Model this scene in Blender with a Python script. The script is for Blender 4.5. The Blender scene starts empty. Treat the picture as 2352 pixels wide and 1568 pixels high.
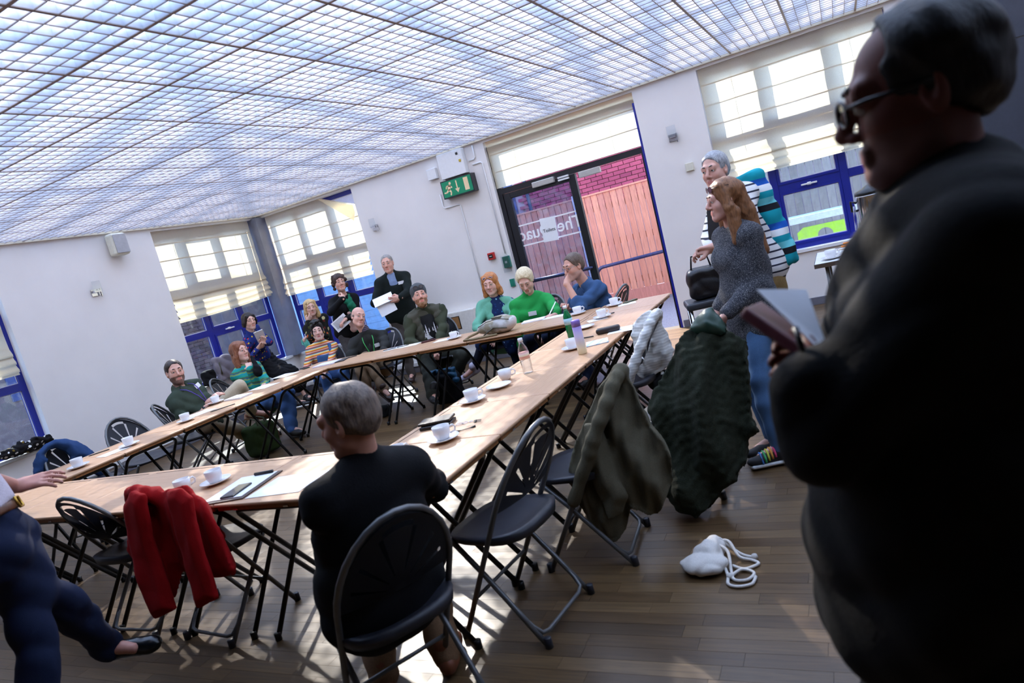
import bpy, bmesh, math, random
import numpy as np
from mathutils import Vector, Matrix
random.seed(7); np.random.seed(7)
S = bpy.context.scene
COL = S.collection
# ------------------------------------------------------------------ camera
CAM_H = 1.53
FPX = 1580.0                                   # focal length in pixels of the 2352x1568 frame
RT = np.array([0.8744844346528251, 0.41647524440142053, -0.2486470276329596])
UP = np.array([0.15809458898855985, 0.23989992172343677, 0.9578382580006016])
FW = np.array([-0.45856632506374373, 0.8769243971733629, -0.143946264834024])
cam_d = bpy.data.cameras.new('camera'); cam = bpy.data.objects.new('camera', cam_d); COL.objects.link(cam)
cam_d.sensor_width = 36.0; cam_d.lens = FPX / 2352 * 36.0; cam_d.clip_start = 0.05
M = Matrix.Identity(4)
for i in range(3):
    M[i][0] = RT[i]; M[i][1] = UP[i]; M[i][2] = -FW[i]
M[2][3] = CAM_H
cam.matrix_world = M
cam_d.dof.use_dof = True; cam_d.dof.focus_distance = 6.5; cam_d.dof.aperture_fstop = 3.2
S.camera = cam
# ------------------------------------------------------------------ sky, sun, exposure
SUN_EL = math.radians(33.5); SUN_AZ = math.radians(130)
SUN = Vector((math.cos(SUN_AZ) * math.cos(SUN_EL), math.sin(SUN_AZ) * math.cos(SUN_EL), math.sin(SUN_EL)))
W = bpy.data.worlds.new('sky'); S.world = W; W.use_nodes = True
wn = W.node_tree; wn.nodes.clear()
wo = wn.nodes.new('ShaderNodeOutputWorld'); wb = wn.nodes.new('ShaderNodeBackground'); sk = wn.nodes.new('ShaderNodeTexSky')
sk.sky_type = 'NISHITA'; sk.sun_disc = False; sk.sun_elevation = SUN_EL; sk.sun_rotation = math.pi / 2 - SUN_AZ
sk.air_density = 1.0; sk.dust_density = 0.5; sk.ozone_density = 2.0
wn.links.new(sk.outputs[0], wb.inputs[0]); wn.links.new(wb.outputs[0], wo.inputs[0]); wb.inputs[1].default_value = 1.0
sd = bpy.data.lights.new('sun', 'SUN'); sun = bpy.data.objects.new('sun', sd); COL.objects.link(sun)
sd.energy = 12.5; sd.angle = math.radians(1.1); sd.color = (1.0, 0.90, 0.77)
sun.rotation_euler = SUN.to_track_quat('Z', 'Y').to_euler(); sun.location = SUN * 20
S.view_settings.view_transform = 'Standard'; S.view_settings.look = 'None'
S.view_settings.exposure = 0.64; S.view_settings.gamma = 1.0; S.view_settings.use_curve_mapping = False
S.cycles.use_denoising = True
S.cycles.max_bounces = 10; S.cycles.diffuse_bounces = 5; S.cycles.transparent_max_bounces = 16
S.cycles.sample_clamp_indirect = 6.0
S.cycles.caustics_reflective = False; S.cycles.caustics_refractive = False
# ------------------------------------------------------------------ pixel helpers (a pixel gives a direction only)
def ray(x, y): return (x - 1176) / FPX * RT - (y - 784) / FPX * UP + FW
def at_z(x, y, z):
    d = ray(x, y); p = d * (z - CAM_H) / d[2]; p[2] = z; return Vector(p)
def at_x(x, y, X):
    d = ray(x, y); p = d * X / d[0]; p[2] += CAM_H; return Vector(p)
def at_y(x, y, Y):
    d = ray(x, y); p = d * Y / d[1]; p[2] += CAM_H; return Vector(p)
def at_d(x, y, D):
    p = ray(x, y) * D; p[2] += CAM_H; return Vector(p)
ZT = 0.71; ZC = 2.825; XA = -8.0; YB = 8.1
# ------------------------------------------------------------------ object helpers
def tag(o, label=None, cat=None, group=None, kind=None):
    if label: o['label'] = label
    if cat: o['category'] = cat
    if group: o['group'] = group
    if kind: o['kind'] = kind
    return o
def empty(name, loc=(0, 0, 0), rz=0.0, label=None, cat=None, group=None, kind=None):
    o = bpy.data.objects.new(name, None); COL.objects.link(o); o.location = loc; o.rotation_euler = (0, 0, rz)
    o.empty_display_size = 0.1
    return tag(o, label, cat, group, kind)
def link(name, me, mat=None, parent=None, loc=None, rot=None):
    o = bpy.data.objects.new(name, me); COL.objects.link(o)
    if mat is not None and not me.materials:
        for m in (mat if isinstance(mat, (list, tuple)) else [mat]): me.materials.append(m)
    if parent is not None: o.parent = parent
    if loc is not None: o.location = loc
    if rot is not None: o.rotation_euler = rot
    return o
def world_child(o):
    """the mesh was made in world space: undo the parent's own placement"""
    def wm(q):
        m_ = Matrix.LocRotScale(q.location, q.rotation_euler, q.scale)
        return wm(q.parent) @ q.matrix_parent_inverse @ m_ if q.parent else m_
    o.matrix_parent_inverse = wm(o.parent).inverted()
    return o
def copy_tree(o, parent=None):
    c = o.copy(); COL.objects.link(c)
    if parent is not None: c.parent = parent
    for ch in list(o.children): copy_tree(ch, c)
    return c
class MB:
    """collects simple shapes as one mesh"""
    def __init__(s): s.v = []; s.f = []; s.m = []; s.sm = []
    def add(s, vs, fs, mi=0, smooth=False):
        n = len(s.v); s.v += [tuple(q) for q in vs]; s.f += [tuple(i + n for i in q) for q in fs]; s.m += [mi] * len(fs); s.sm += [smooth] * len(fs)
        return s
    def box(s, lo, hi, mi=0):
        x0, y0, z0 = lo; x1, y1, z1 = hi
        return s.add([(x0, y0, z0), (x1, y0, z0), (x1, y1, z0), (x0, y1, z0), (x0, y0, z1), (x1, y0, z1), (x1, y1, z1), (x0, y1, z1)],
                     [(0, 3, 2, 1), (4, 5, 6, 7), (0, 1, 5, 4), (1, 2, 6, 5), (2, 3, 7, 6), (3, 0, 4, 7)], mi)
    def cbox(s, c, d, mi=0): return s.box([c[i] - d[i] / 2 for i in range(3)], [c[i] + d[i] / 2 for i in range(3)], mi)
    def quad(s, a, b, c, d, mi=0): return s.add([a, b, c, d], [(0, 1, 2, 3)], mi)
    def tube(s, pts, r, n=8, mi=0, closed=False, cap=True):
        pts = [Vector(p) for p in pts]; k = len(pts); vs = []; fs = []; up = None
        for i, p in enumerate(pts):
            if closed: t = (pts[(i + 1) % k] - pts[i - 1])
            else: t = pts[min(i + 1, k - 1)] - pts[max(i - 1, 0)]
            t = t.normalized() if t.length > 1e-9 else Vector((0, 0, 1))
            if up is None: up = t.orthogonal().normalized()
            else:
                up = up - t * up.dot(t); up = up.normalized() if up.length > 1e-6 else t.orthogonal().normalized()
            sd_ = t.cross(up); rr = r[i] if isinstance(r, (list, tuple)) else r
            vs += [p + (up * math.cos(2 * math.pi * j / n) + sd_ * math.sin(2 * math.pi * j / n)) * rr for j in range(n)]
        for i in range(k if closed else k - 1):
            a = i * n; b = ((i + 1) % k) * n
            fs += [(a + j, a + (j + 1) % n, b + (j + 1) % n, b + j) for j in range(n)]
        if not closed and cap: fs += [tuple(range(n - 1, -1, -1)), tuple(range((k - 1) * n, k * n))]
        return s.add(vs, fs, mi, True)
    def lathe(s, prof, n=24, c=(0, 0, 0), mi=0, ax=None):
        vs = []; fs = []; k = len(prof); c = Vector(c)
        q = Vector((0, 0, 1)).rotation_difference(Vector(ax)) if ax is not None else None
        for r, z in prof:
            for j in range(n):
                p = Vector((r * math.cos(2 * math.pi * j / n), r * math.sin(2 * math.pi * j / n), z))
                vs.append(c + (q @ p if q else p))
        for i in range(k - 1): fs += [(i * n + j, i * n + (j + 1) % n, (i + 1) * n + (j + 1) % n, (i + 1) * n + j) for j in range(n)]
        if prof[0][0] > 1e-6: fs.append(tuple(range(n - 1, -1, -1)))
        if prof[-1][0] > 1e-6: fs.append(tuple(range((k - 1) * n, k * n)))
        return s.add(vs, fs, mi, True)
    def prism(s, poly, a, b, fn, mi=0):
        """polygon (u,v) pushed from a to b; fn(u,v,w) -> point"""
        n = len(poly)
        return s.add([fn(u, v, a) for u, v in poly] + [fn(u, v, b) for u, v in poly],
                     [tuple(range(n - 1, -1, -1)), tuple(range(n, 2 * n))] + [(i, (i + 1) % n, n + (i + 1) % n, n + i) for i in range(n)], mi)
    def mesh(s, name='mesh'):
        me = bpy.data.meshes.new(name); me.from_pydata(s.v, [], s.f); me.update()
        me.polygons.foreach_set('material_index', s.m); me.polygons.foreach_set('use_smooth', s.sm)
        bm = bmesh.new(); bm.from_mesh(me); bmesh.ops.recalc_face_normals(bm, faces=bm.faces); bm.to_mesh(me); bm.free()
        return me
    def build(s, name, mat, parent=None, loc=None, rot=None): return link(name, s.mesh(name), mat, parent, loc, rot)
def bevel(o, w=0.004, seg=2):
    m = o.modifiers.new('bevel', 'BEVEL'); m.width = w; m.segments = seg; m.limit_method = 'ANGLE'; m.angle_limit = 0.7; return o
def arc(c, r, a0, a1, n, fn):
    return [fn(c[0] + r * math.cos(a0 + (a1 - a0) * i / n), c[1] + r * math.sin(a0 + (a1 - a0) * i / n)) for i in range(n + 1)]
# ------------------------------------------------------------------ materials
def srgb(*c):
    if len(c) == 1 and isinstance(c[0], (tuple, list)): c = c[0]
    return tuple(((v / 255) / 12.92 if v / 255 <= 0.04045 else ((v / 255 + 0.055) / 1.055) ** 2.4) for v in c) + (1.0,)
class NT:
    def __init__(s, name):
        s.m = bpy.data.materials.new(name); s.m.use_nodes = True; s.t = s.m.node_tree; s.t.nodes.clear()
        s.out = s.n('ShaderNodeOutputMaterial')
    def n(s, typ, **kw):
        nd = s.t.nodes.new(typ)
        for k, v in kw.items():
            if k.startswith('i_'):
                key = k[2:]; key = int(key) if key.isdigit() else key.replace('_', ' ')
                nd.inputs[key].default_value = v
            else: setattr(nd, k, v)
        return nd
    def l(s, a, b): s.t.links.new(a, b)
    def bsdf(s, color=(.8, .8, .8, 1), rough=.5, metal=0.0, spec=.5, **kw):
        b = s.n('ShaderNodeBsdfPrincipled'); b.inputs['Base Color'].default_value = color; b.inputs['Roughness'].default_value = rough
        b.inputs['Metallic'].default_value = metal; b.inputs['Specular IOR Level'].default_value = spec
        for k, v in kw.items(): b.inputs[k.replace('_', ' ')].default_value = v
        s.l(b.outputs[0], s.out.inputs[0]); s.b = b; return b
    def coord(s, which='Object', scale=(1, 1, 1), rot=(0, 0, 0)):
        tc = s.n('ShaderNodeTexCoord'); mp = s.n('ShaderNodeMapping'); mp.inputs['Scale'].default_value = scale; mp.inputs['Rotation'].default_value = rot
        s.l(tc.outputs[which], mp.inputs[0]); return mp.outputs[0]
    def noise(s, co, scale=5, detail=3, rough=.5, dist=0):
        nd = s.n('ShaderNodeTexNoise'); nd.inputs['Scale'].default_value = scale; nd.inputs['Detail'].default_value = detail
        nd.inputs['Roughness'].default_value = rough; nd.inputs['Distortion'].default_value = dist; s.l(co, nd.inputs['Vector']); return nd
    def ramp(s, fac, stops, interp='LINEAR'):
        r = s.n('ShaderNodeValToRGB'); r.color_ramp.interpolation = interp; e = r.color_ramp.elements
        while len(e) < len(stops): e.new(0.5)
        for i, (p, c) in enumerate(stops): e[i].position = p; e[i].color = c
        s.l(fac, r.inputs[0]); return r.outputs[0]
    def mix(s, fac, a, b, mode='MIX'):
        m = s.n('ShaderNodeMix', data_type='RGBA', blend_type=mode)
        for sock, v in ((m.inputs[0], fac), (m.inputs[6], a), (m.inputs[7], b)):
            if hasattr(v, 'links') or hasattr(v, 'is_output'): s.l(v, sock)
            else: sock.default_value = v
        return m.outputs[2]
    def bump(s, h, strength=.3, dist=.01):
        b = s.n('ShaderNodeBump'); b.inputs['Strength'].default_value = strength; b.inputs['Distance'].default_value = dist
        s.l(h, b.inputs['Height']); s.l(b.outputs[0], s.b.inputs['Normal']); return b
_mc = {}
def simple(name, rgb, rough=.5, metal=0.0, spec=.5, var=.06, scale=30, bump=0.0, bscale=None, **kw):
    if name in _mc: return _mc[name]
    t = NT(name); c = srgb(rgb); t.bsdf(c, rough, metal, spec, **kw); co = t.coord()
    nz = t.noise(co, scale, 3)
    if var: t.l(t.ramp(nz.outputs[0], [(.3, tuple(v * (1 - var) for v in c[:3]) + (1,)), (.7, tuple(min(1, v * (1 + var)) for v in c[:3]) + (1,))]), t.b.inputs['Base Color'])
    if bump:
        nb = t.noise(co, bscale or scale, 4); t.bump(nb.outputs[0], bump, .004)
    _mc[name] = t.m; return t.m
def fabric(name, rgb, rough=.9, var=.12, scale=160, weave=True, sheen=.0, bump=.35, rgb2=None):
    if name in _mc: return _mc[name]
    t = NT(name); c = srgb(rgb); t.bsdf(c, rough, 0, .25); co = t.coord(); nz = t.noise(co, scale, 2); big = t.noise(co, 7, 3)
    c2 = srgb(rgb2) if rgb2 else tuple(v * (1 - var * 2) for v in c[:3]) + (1,)
    a = t.ramp(nz.outputs[0], [(.35, c2), (.65, c)])
    t.l(t.mix(.35, a, t.ramp(big.outputs[0], [(.3, tuple(v * (1 - var) for v in c[:3]) + (1,)), (.7, c)])), t.b.inputs['Base Color'])
    t.bump(nz.outputs[0], bump, .003)
    if sheen: t.b.inputs['Sheen Weight'].default_value = sheen
    _mc[name] = t.m; return t.m
def glass_pane(name, tint=(230, 238, 245), refl=.10, dirt=.10):
    t = NT(name); tr = t.n('ShaderNodeBsdfTransparent'); tr.inputs[0].default_value = srgb(tint)
    gl = t.n('ShaderNodeBsdfGlossy'); gl.inputs['Roughness'].default_value = .02
    fr = t.n('ShaderNodeLayerWeight'); fr.inputs[0].default_value = .25; mp = t.n('ShaderNodeMath', operation='MULTIPLY_ADD'); t.l(fr.outputs['Facing'], mp.inputs[0]); mp.inputs[1].default_value = refl; mp.inputs[2].default_value = .02
    mx = t.n('ShaderNodeMixShader'); t.l(mp.outputs[0], mx.inputs[0]); t.l(tr.outputs[0], mx.inputs[1]); t.l(gl.outputs[0], mx.inputs[2])
    df = t.n('ShaderNodeBsdfDiffuse'); df.inputs[0].default_value = (.75, .78, .82, 1)
    co = t.coord(); nz = t.noise(co, 14, 6, .7, .6); rp = t.ramp(nz.outputs[0], [(.42, (0, 0, 0, 1)), (.78, (dirt * 2.2,) * 3 + (1,))])
    m2 = t.n('ShaderNodeMixShader'); t.l(rp, m2.inputs[0]); t.l(mx.outputs[0], m2.inputs[1]); t.l(df.outputs[0], m2.inputs[2]); t.l(m2.outputs[0], t.out.inputs[0])
    return t.m
# ================================================================== the room
WALLM = simple('wall_paint', (234, 229, 225), .85, var=.02, scale=3, bump=.05, bscale=220)
WHITE = simple('white_plastic', (232, 232, 232), .4, var=.02)
CREAM = simple('cream_trim', (232, 216, 190), .5, var=.04)
SKIRT = simple('grey_skirting', (104, 103, 112), .5, var=.06)
BLUE = simple('blue_upvc', (22, 34, 140), .35, var=.06, scale=12)
BLACKF = simple('black_frame', (24, 26, 32), .35, var=.05)
GREYP = simple('grey_post', (122, 123, 134), .5, var=.12, scale=6)
PANE = glass_pane('window_glass', (222, 232, 240), .22, .07)
ALU = simple('white_bead', (214, 214, 220), .4, var=.02)
CHROME = simple('chrome', (215, 215, 220), .15, 1.0, var=.03)
def plank_material(name, per_object):
    t = NT(name); t.bsdf((.3, .2, .1, 1), .34, 0, .5); co = t.coord('Object', (1, 1, 1))
    if per_object:
        oi = t.n('ShaderNodeObjectInfo'); rnd = oi.outputs['Random']
    else:
        a = t.n('ShaderNodeAttribute'); a.attribute_name = 'shade'; rnd = a.outputs['Fac']
    base = t.ramp(rnd, [(0, srgb(84, 62, 38)), (.35, srgb(99, 75, 47)), (.7, srgb(112, 87, 57)), (1, srgb(74, 55, 35))])
    off = t.n('ShaderNodeVectorMath', operation='MULTIPLY_ADD'); t.l(co, off.inputs[0]); off.inputs[1].default_value = (2.2, 45, 5)
    cmb = t.n('ShaderNodeCombineXYZ'); ml = t.n('ShaderNodeMath', operation='MULTIPLY'); t.l(rnd, ml.inputs[0]); ml.inputs[1].default_value = 37.0
    t.l(ml.outputs[0], cmb.inputs[0]); t.l(ml.outputs[0], cmb.inputs[1]); t.l(cmb.outputs[0], off.inputs[2])
    g = t.noise(off.outputs[0], 1.6, 5, .6, .8)
    c = t.mix(.75, base, t.ramp(g.outputs[0], [(.3, (.42, .42, .42, 1)), (.6, (1, 1, 1, 1))]), 'MULTIPLY')
    t.l(c, t.b.inputs['Base Color']); t.bump(g.outputs[0], .06, .002)
    rr = t.n('ShaderNodeMapRange'); rr.inputs[3].default_value = .28; rr.inputs[4].default_value = .46; t.l(g.outputs[0], rr.inputs[0]); t.l(rr.outputs[0], t.b.inputs['Roughness'])
    return t.m
FLX0, FLX1, FLY0, FLY1 = -8.0, 2.75, -1.4, 8.1
fl = MB().box((FLX0 - .2, FLY0 - .2, -.12), (FLX1 + .2, FLY1 + .2, -.006)).build('floor', simple('subfloor', (60, 48, 36), .8)); tag(fl, kind='structure')
rows = []; PW = .0715; y = FLY0; k = 0
while y < FLY1 - .001:
    x = FLX0 - random.random() * .5
    while x < FLX1:
        ln = random.choice((.34, .42, .5, .58, .66)); x0 = max(x, FLX0); x1 = min(x + ln, FLX1)
        if x1 - x0 > .03: rows.append((x0, x1, y, min(y + PW, FLY1)))
        x += ln
    y += PW
def project(p):
    q = np.array(p, float) - [0, 0, CAM_H]; d = q @ FW
    return (1176 + FPX * (q @ RT) / d, 784 - FPX * (q @ UP) / d, d) if d > .05 else (-9999, -9999, 99)
def visible_rank(rw):
    cx, cy = (rw[0] + rw[1]) / 2, (rw[2] + rw[3]) / 2; px, py, d = project((cx, cy, 0))
    return d if (-60 < px < 1900 and 700 < py < 1640) else 50 + d
rows.sort(key=visible_rank)
PLM = plank_material('oak_plank', True); PLS = plank_material('oak_plank_field', False)
pcache = {}
for x0, x1, y0, y1 in rows[:300]:
    key = (round(x1 - x0, 2), round(y1 - y0, 3))
    if key not in pcache:
        w, d = x1 - x0 - .0012, y1 - y0 - .0012; pcache[key] = MB().box((-w / 2, -d / 2, -.006), (w / 2, d / 2, 0)).mesh('plank'); pcache[key].materials.append(PLM)
    o = link('plank', pcache[key], None, fl, ((x0 + x1) / 2, (y0 + y1) / 2, 0))
mb = MB(); shade = []
for x0, x1, y0, y1 in rows[300:]:
    mb.box((x0 + .0006, y0 + .0006, -.006), (x1 - .0006, y1 - .0006, 0)); shade += [random.random()] * 8
o = mb.build('plank_field', PLS, fl); tag(o, kind='stuff')
a = o.data.attributes.new('shade', 'FLOAT', 'POINT'); a.data.foreach_set('value', shade)
# walls
wl = MB(); T = .2
W0, W1 = (2.5, 4.24), (6.23, 7.95)          # windows in the left wall (y range)
SILL, HEAD = .62, 2.78
def wallA(y0, y1, z0=0, z1=3.0): wl.box((XA - T, y0, z0), (XA, y1, z1))
wallA(FLY0 - .2, W0[0]); wallA(W0[0], W0[1], 0, SILL); wallA(W0[0], W0[1], HEAD); wallA(W0[1], W1[0]); wallA(W1[0], W1[1], 0, SILL); wallA(W1[0], W1[1], HEAD); wallA(W1[1], YB, HEAD)
wallA(W1[1], YB + T, 0, SILL)
tag(wl.build('wall_left', WALLM), kind='structure')
wl = MB()
VL, VR, DR = (-7.88, -6.12), (-1.22, .6), (-3.93, -1.95)
def wallB(x0, x1, z0=0, z1=3.0): wl.box((x0, YB, z0), (x1, YB + T, z1))
wallB(XA, VL[1], 0, SILL); wallB(XA, VL[1], HEAD); wallB(VL[1], DR[0]); wallB(DR[0], DR[1], HEAD); wallB(DR[1], VR[0]); wallB(VR[0], VR[1], 0, SILL); wallB(VR[0], VR[1], HEAD); wallB(VR[1], FLX1 + .2)
tag(wl.build('wall_back', WALLM), kind='structure')
tag(MB().box((FLX1, FLY0, 0), (FLX1 + .2, YB, 3.0)).build('wall_right', simple('wall_shade', (92, 90, 94), .85, var=.03, scale=3)), kind='structure')  # wall colour darkened to cut bounce light on the near side
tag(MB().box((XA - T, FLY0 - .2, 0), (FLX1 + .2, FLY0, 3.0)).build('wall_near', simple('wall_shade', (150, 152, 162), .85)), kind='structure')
# corner post between the two corner windows
tag(MB().box((XA - .12, 7.97, SILL), (-7.90, YB + .1, 2.79)).build('trim_1', GREYP), kind='structure')
# skirting boards
mb = MB().box((XA, FLY0, 0), (XA + .018, YB - .001, .085)); bevel(tag(mb.build('baseboard_left', SKIRT), kind='structure'))
bb = MB(); bb.box((XA + .02, YB - .018, 0), (DR[0], YB, .085)); bb.box((DR[1] + .02, YB - .018, 0), (FLX1, YB, .085)); bevel(tag(bb.build('baseboard_back', SKIRT), kind='structure'))
# white dado trunking above the skirting
tag(MB().box((XA + .002, W0[1] - 1.9, .13), (XA + .05, 7.9, .19)).build('trim_2', WHITE), kind='structure')
tag(MB().box((XA + .06, YB - .05, .10), (DR[0] - .05, YB - .002, .15)).build('trim_3', WHITE), kind='structure')
# ceiling edge angle
tag(MB().box((XA, .6, ZC - .012), (XA + .028, YB, ZC + .03)).build('trim_4', CREAM), kind='structure')
tag(MB().box((XA, YB - .028, ZC - .012), (FLX1, YB, ZC + .03)).build('trim_5', CREAM), kind='structure')
# ------------------------------------------------------------------ louvre ceiling of lay-in tiles
t = NT('louvre_plastic'); co = t.coord()
dfs = t.n('ShaderNodeBsdfDiffuse'); dfs.inputs[0].default_value = (.80, .79, .80, 1); trl = t.n('ShaderNodeBsdfTranslucent'); trl.inputs[0].default_value = (.80, .80, .84, 1)
mx = t.n('ShaderNodeMixShader'); mx.inputs[0].default_value = .42; t.l(dfs.outputs[0], mx.inputs[1]); t.l(trl.outputs[0], mx.inputs[2])
nz = t.noise(co, 40, 2); t.l(t.ramp(nz.outputs[0], [(.3, (.74, .73, .75, 1)), (.7, (.84, .83, .84, 1))]), dfs.inputs[0]); t.l(mx.outputs[0], t.out.inputs[0])
LOUV = t.m
TX, TY, DEP = .597, .576, .044
mb = MB()
for i in range(7):
    th = .0042 if i in (0, 6) else .0026
    x = min(max(i * TX / 6, th + .0004), TX - th - .0004); mb.box((x - th, .0004, .004), (x + th, TY - .0004, DEP)); mb.box((x - th, .0004, 0), (x + th, TY - .0004, .0038), 1)
    y = min(max(i * TY / 6, th + .0004), TY - th - .0004)
    for j in range(6):
        mb.box((j * TX / 6 + .0036, y - th, .004), ((j + 1) * TX / 6 - .0036, y + th, DEP)); mb.box((j * TX / 6 + .0036, y - th, 0), ((j + 1) * TX / 6 - .0036, y + th, .0038), 1)
tile = mb.mesh('louvre_tile'); tile.materials.append(LOUV); tile.materials.append(simple('louvre_edge_shade', (172, 156, 152), .6))  # bottom strips: brown-grey of the unlit undersides put into the colour
ceil = empty('ceiling', (0, 0, ZC), kind='structure')
for i in range(18):
    for j in range(1, 13): link('louvre_tile', tile, None, ceil, (XA + .001 + i * TX, .612 + j * TY, 0))
tag(MB().box((XA - T, FLY0 - .2, ZC), (FLX1 + .2, 1.186, ZC + .2)).build('shading_slab', simple('wall_shade', (92, 90, 94), .85)), kind='structure')  # unseen solid ceiling, added to keep light off the foreground
# hipped glass roof over the louvres: rafters throw the bands of shade
roof = empty('roof', (0, 0, 3.0), kind='structure')
RM = simple('white_rafter', (205, 208, 215), .6)
def rz(x, y): return .06 + .29 * min(YB + .2 - y, x + 8.2)
def beam(name, a, b, w, h):
    a = Vector(a); b = Vector(b); d = (b - a).normalized(); s_ = d.cross(Vector((0, 0, 1))).normalized() * w / 2; u_ = Vector((0, 0, h))
    mb = MB(); v = [a - s_, a + s_, a + s_ + u_, a - s_ + u_, b - s_, b + s_, b + s_ + u_, b - s_ + u_]
    mb.add(v, [(0, 1, 2, 3), (4, 7, 6, 5), (0, 4, 5, 1), (1, 5, 6, 2), (2, 6, 7, 3), (3, 7, 4, 0)]); return mb.build(name, RM, roof)
x = -7.6
while x < 2.9:
    ye = max(.3, .1 - x); beam('rafter', (x, YB + .2, rz(x, YB + .2)), (x, ye, rz(x, ye)), .085, .12); x += .64
y = 7.7
while y > .3:
    xe = .1 - y; beam('rafter', (-8.2, y, rz(-8.2, y)), (xe, y, rz(xe, y)), .085, .12); y -= .64
beam('hip_beam', (-8.2, 8.3, .06), (-.2, .3, .06 + .29 * 8.0), .16, .2)
for yy in (6.6, 4.2): beam('purlin', (.1 - yy + .05, yy, rz(2, yy) - .08), (2.9, yy, rz(2, yy) - .08), .13, .08)
for xx in (-6.4, -4.2): beam('purlin', (xx, .3, rz(xx, .3) - .08), (xx, .1 - xx, rz(xx, .1 - xx) - .08), .13, .08)
t = NT('roof_glazing'); tr = t.n('ShaderNodeBsdfTransparent'); tr.inputs[0].default_value = (.9, .93, .97, 1); tl = t.n('ShaderNodeBsdfTranslucent'); tl.inputs[0].default_value = (.9, .92, .95, 1)
nz = t.noise(t.coord(), 2.5, 4); rp = t.ramp(nz.outputs[0], [(.3, (.12,) * 3 + (1,)), (.7, (.22,) * 3 + (1,))])
mx = t.n('ShaderNodeMixShader'); t.l(rp, mx.inputs[0]); t.l(tr.outputs[0], mx.inputs[1]); t.l(tl.outputs[0], mx.inputs[2]); t.l(mx.outputs[0], t.out.inputs[0]); RG = t.m
def P(x, y): return (x, y, rz(x, y) + .15)
link('roof_pane', MB().quad(P(-8.2, 8.3), P(2.95, 8.3), P(2.95, .3), P(-.2, .3)).mesh('roof_pane'), RG, roof)
link('roof_pane', MB().add([P(-8.2, 8.3), P(-.2, .3), P(-8.2, .3)], [(0, 1, 2)]).mesh('roof_pane'), RG, roof)
tag(MB().box((XA - T, .3, 3.0), (XA - .02, YB + T, 3.08)).box((XA - T, YB + .02, 3.0), (FLX1 + .2, YB + T, 3.08)).build('eaves_plate', RM), kind='structure')
# ------------------------------------------------------------------ windows
def window(name, fn, w, bays, lower_z, sill_d, n):
    """fn(s, d, z): s along the wall, d into the room from the frame's outer face"""
    root = empty(name, fn(0, 0, SILL), kind='structure')
    def part(nm, boxes, m):
        mb = MB()
        for (s0, s1, d0, d1, z0, z1) in boxes:
            a = fn(s0, d0, z0); b = fn(s1, d1, z1); mb.box([min(a[i], b[i]) for i in range(3)], [max(a[i], b[i]) for i in range(3)])
        o = world_child(mb.build(nm, m, root)); return o
    z0, z1 = SILL + .005, HEAD
    fr = part('window_frame', [(0, .06, .02, .08, z0, z1), (w - .06, w, .02, .08, z0, z1), (.06, w - .06, .02, .08, z0, z0 + .06), (.06, w - .06, .02, .08, z1 - .06, z1)], BLUE)
    cuts = [0.06] + [w * b for b in bays] + [w - .06]
    for b in bays: bevel(part('mullion', [(w * b - .04, w * b + .04, .02, .085, z0 + .06, z1 - .06)], BLUE), .005)
    for i in range(len(cuts) - 1):
        s0 = cuts[i] + (.04 if i else 0); s1 = cuts[i + 1] - (.04 if i < len(cuts) - 2 else 0)
        part('transom', [(s0, s1, .025, .08, lower_z - .042, lower_z + .042)], BLUE)
        part('transom', [(s0, s1, .025, .08, 1.98, 2.06)], BLUE)
        sash = (i == 1)
        for (a0, a1) in ((z0 + .06, lower_z - .042), (lower_z + .042, 1.98), (2.06, z1 - .06)):
            e = .028 if sash else 0
            if sash: part('sash', [(s0, s0 + e, .03, .09, a0, a1), (s1 - e, s1, .03, .09, a0, a1), (s0 + e, s1 - e, .03, .09, a0, a0 + e), (s0 + e, s1 - e, .03, .09, a1 - e, a1)], BLUE)
            pn = part('pane', [(s0 + e, s1 - e, .045, .051, a0 + e, a1 - e)], PANE)
            bd = part('glazing_bead', [(s0 + e, s1 - e, .052, .06, a0 + e, a0 + e + .008), (s0 + e, s1 - e, .052, .06, a1 - e - .008, a1 - e), (s0 + e, s0 + e + .008, .052, .06, a0 + e + .008, a1 - e - .008), (s1 - e - .008, s1 - e, .052, .06, a0 + e + .008, a1 - e - .008)], ALU)
        if sash:
            sc = (s0 + s1) / 2; h = part('handle', [(sc - .08, sc + .08, .105, .12, lower_z - .018, lower_z + .0), (sc - .02, sc + .02, .09, .108, lower_z - .025, lower_z + .008)], WHITE); bevel(h, .004)
    part('sill', [(-.02, w + .02, .085, .085 + sill_d, SILL - .022, SILL + .012)], WHITE)
    return root
window('window_1', lambda s, d, z: (XA - .19 + d, W1[0] + s, z), W1[1] - W1[0], (.30, .66), 1.31, .13, 1)
window('window_2', lambda s, d, z: (XA - .19 + d, W0[0] + s, z), W0[1] - W0[0], (.34, .70), 1.31, .13, 2)
window('window_3', lambda s, d, z: (VL[0] + s, YB + .19 - d, z), VL[1] - VL[0], (.32, .68), 1.31, .13, 3)
window('window_4', lambda s, d, z: (VR[0] + s, YB + .19 - d, z), VR[1] - VR[0], (.30, .68), 1.31, .13, 4)
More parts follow.
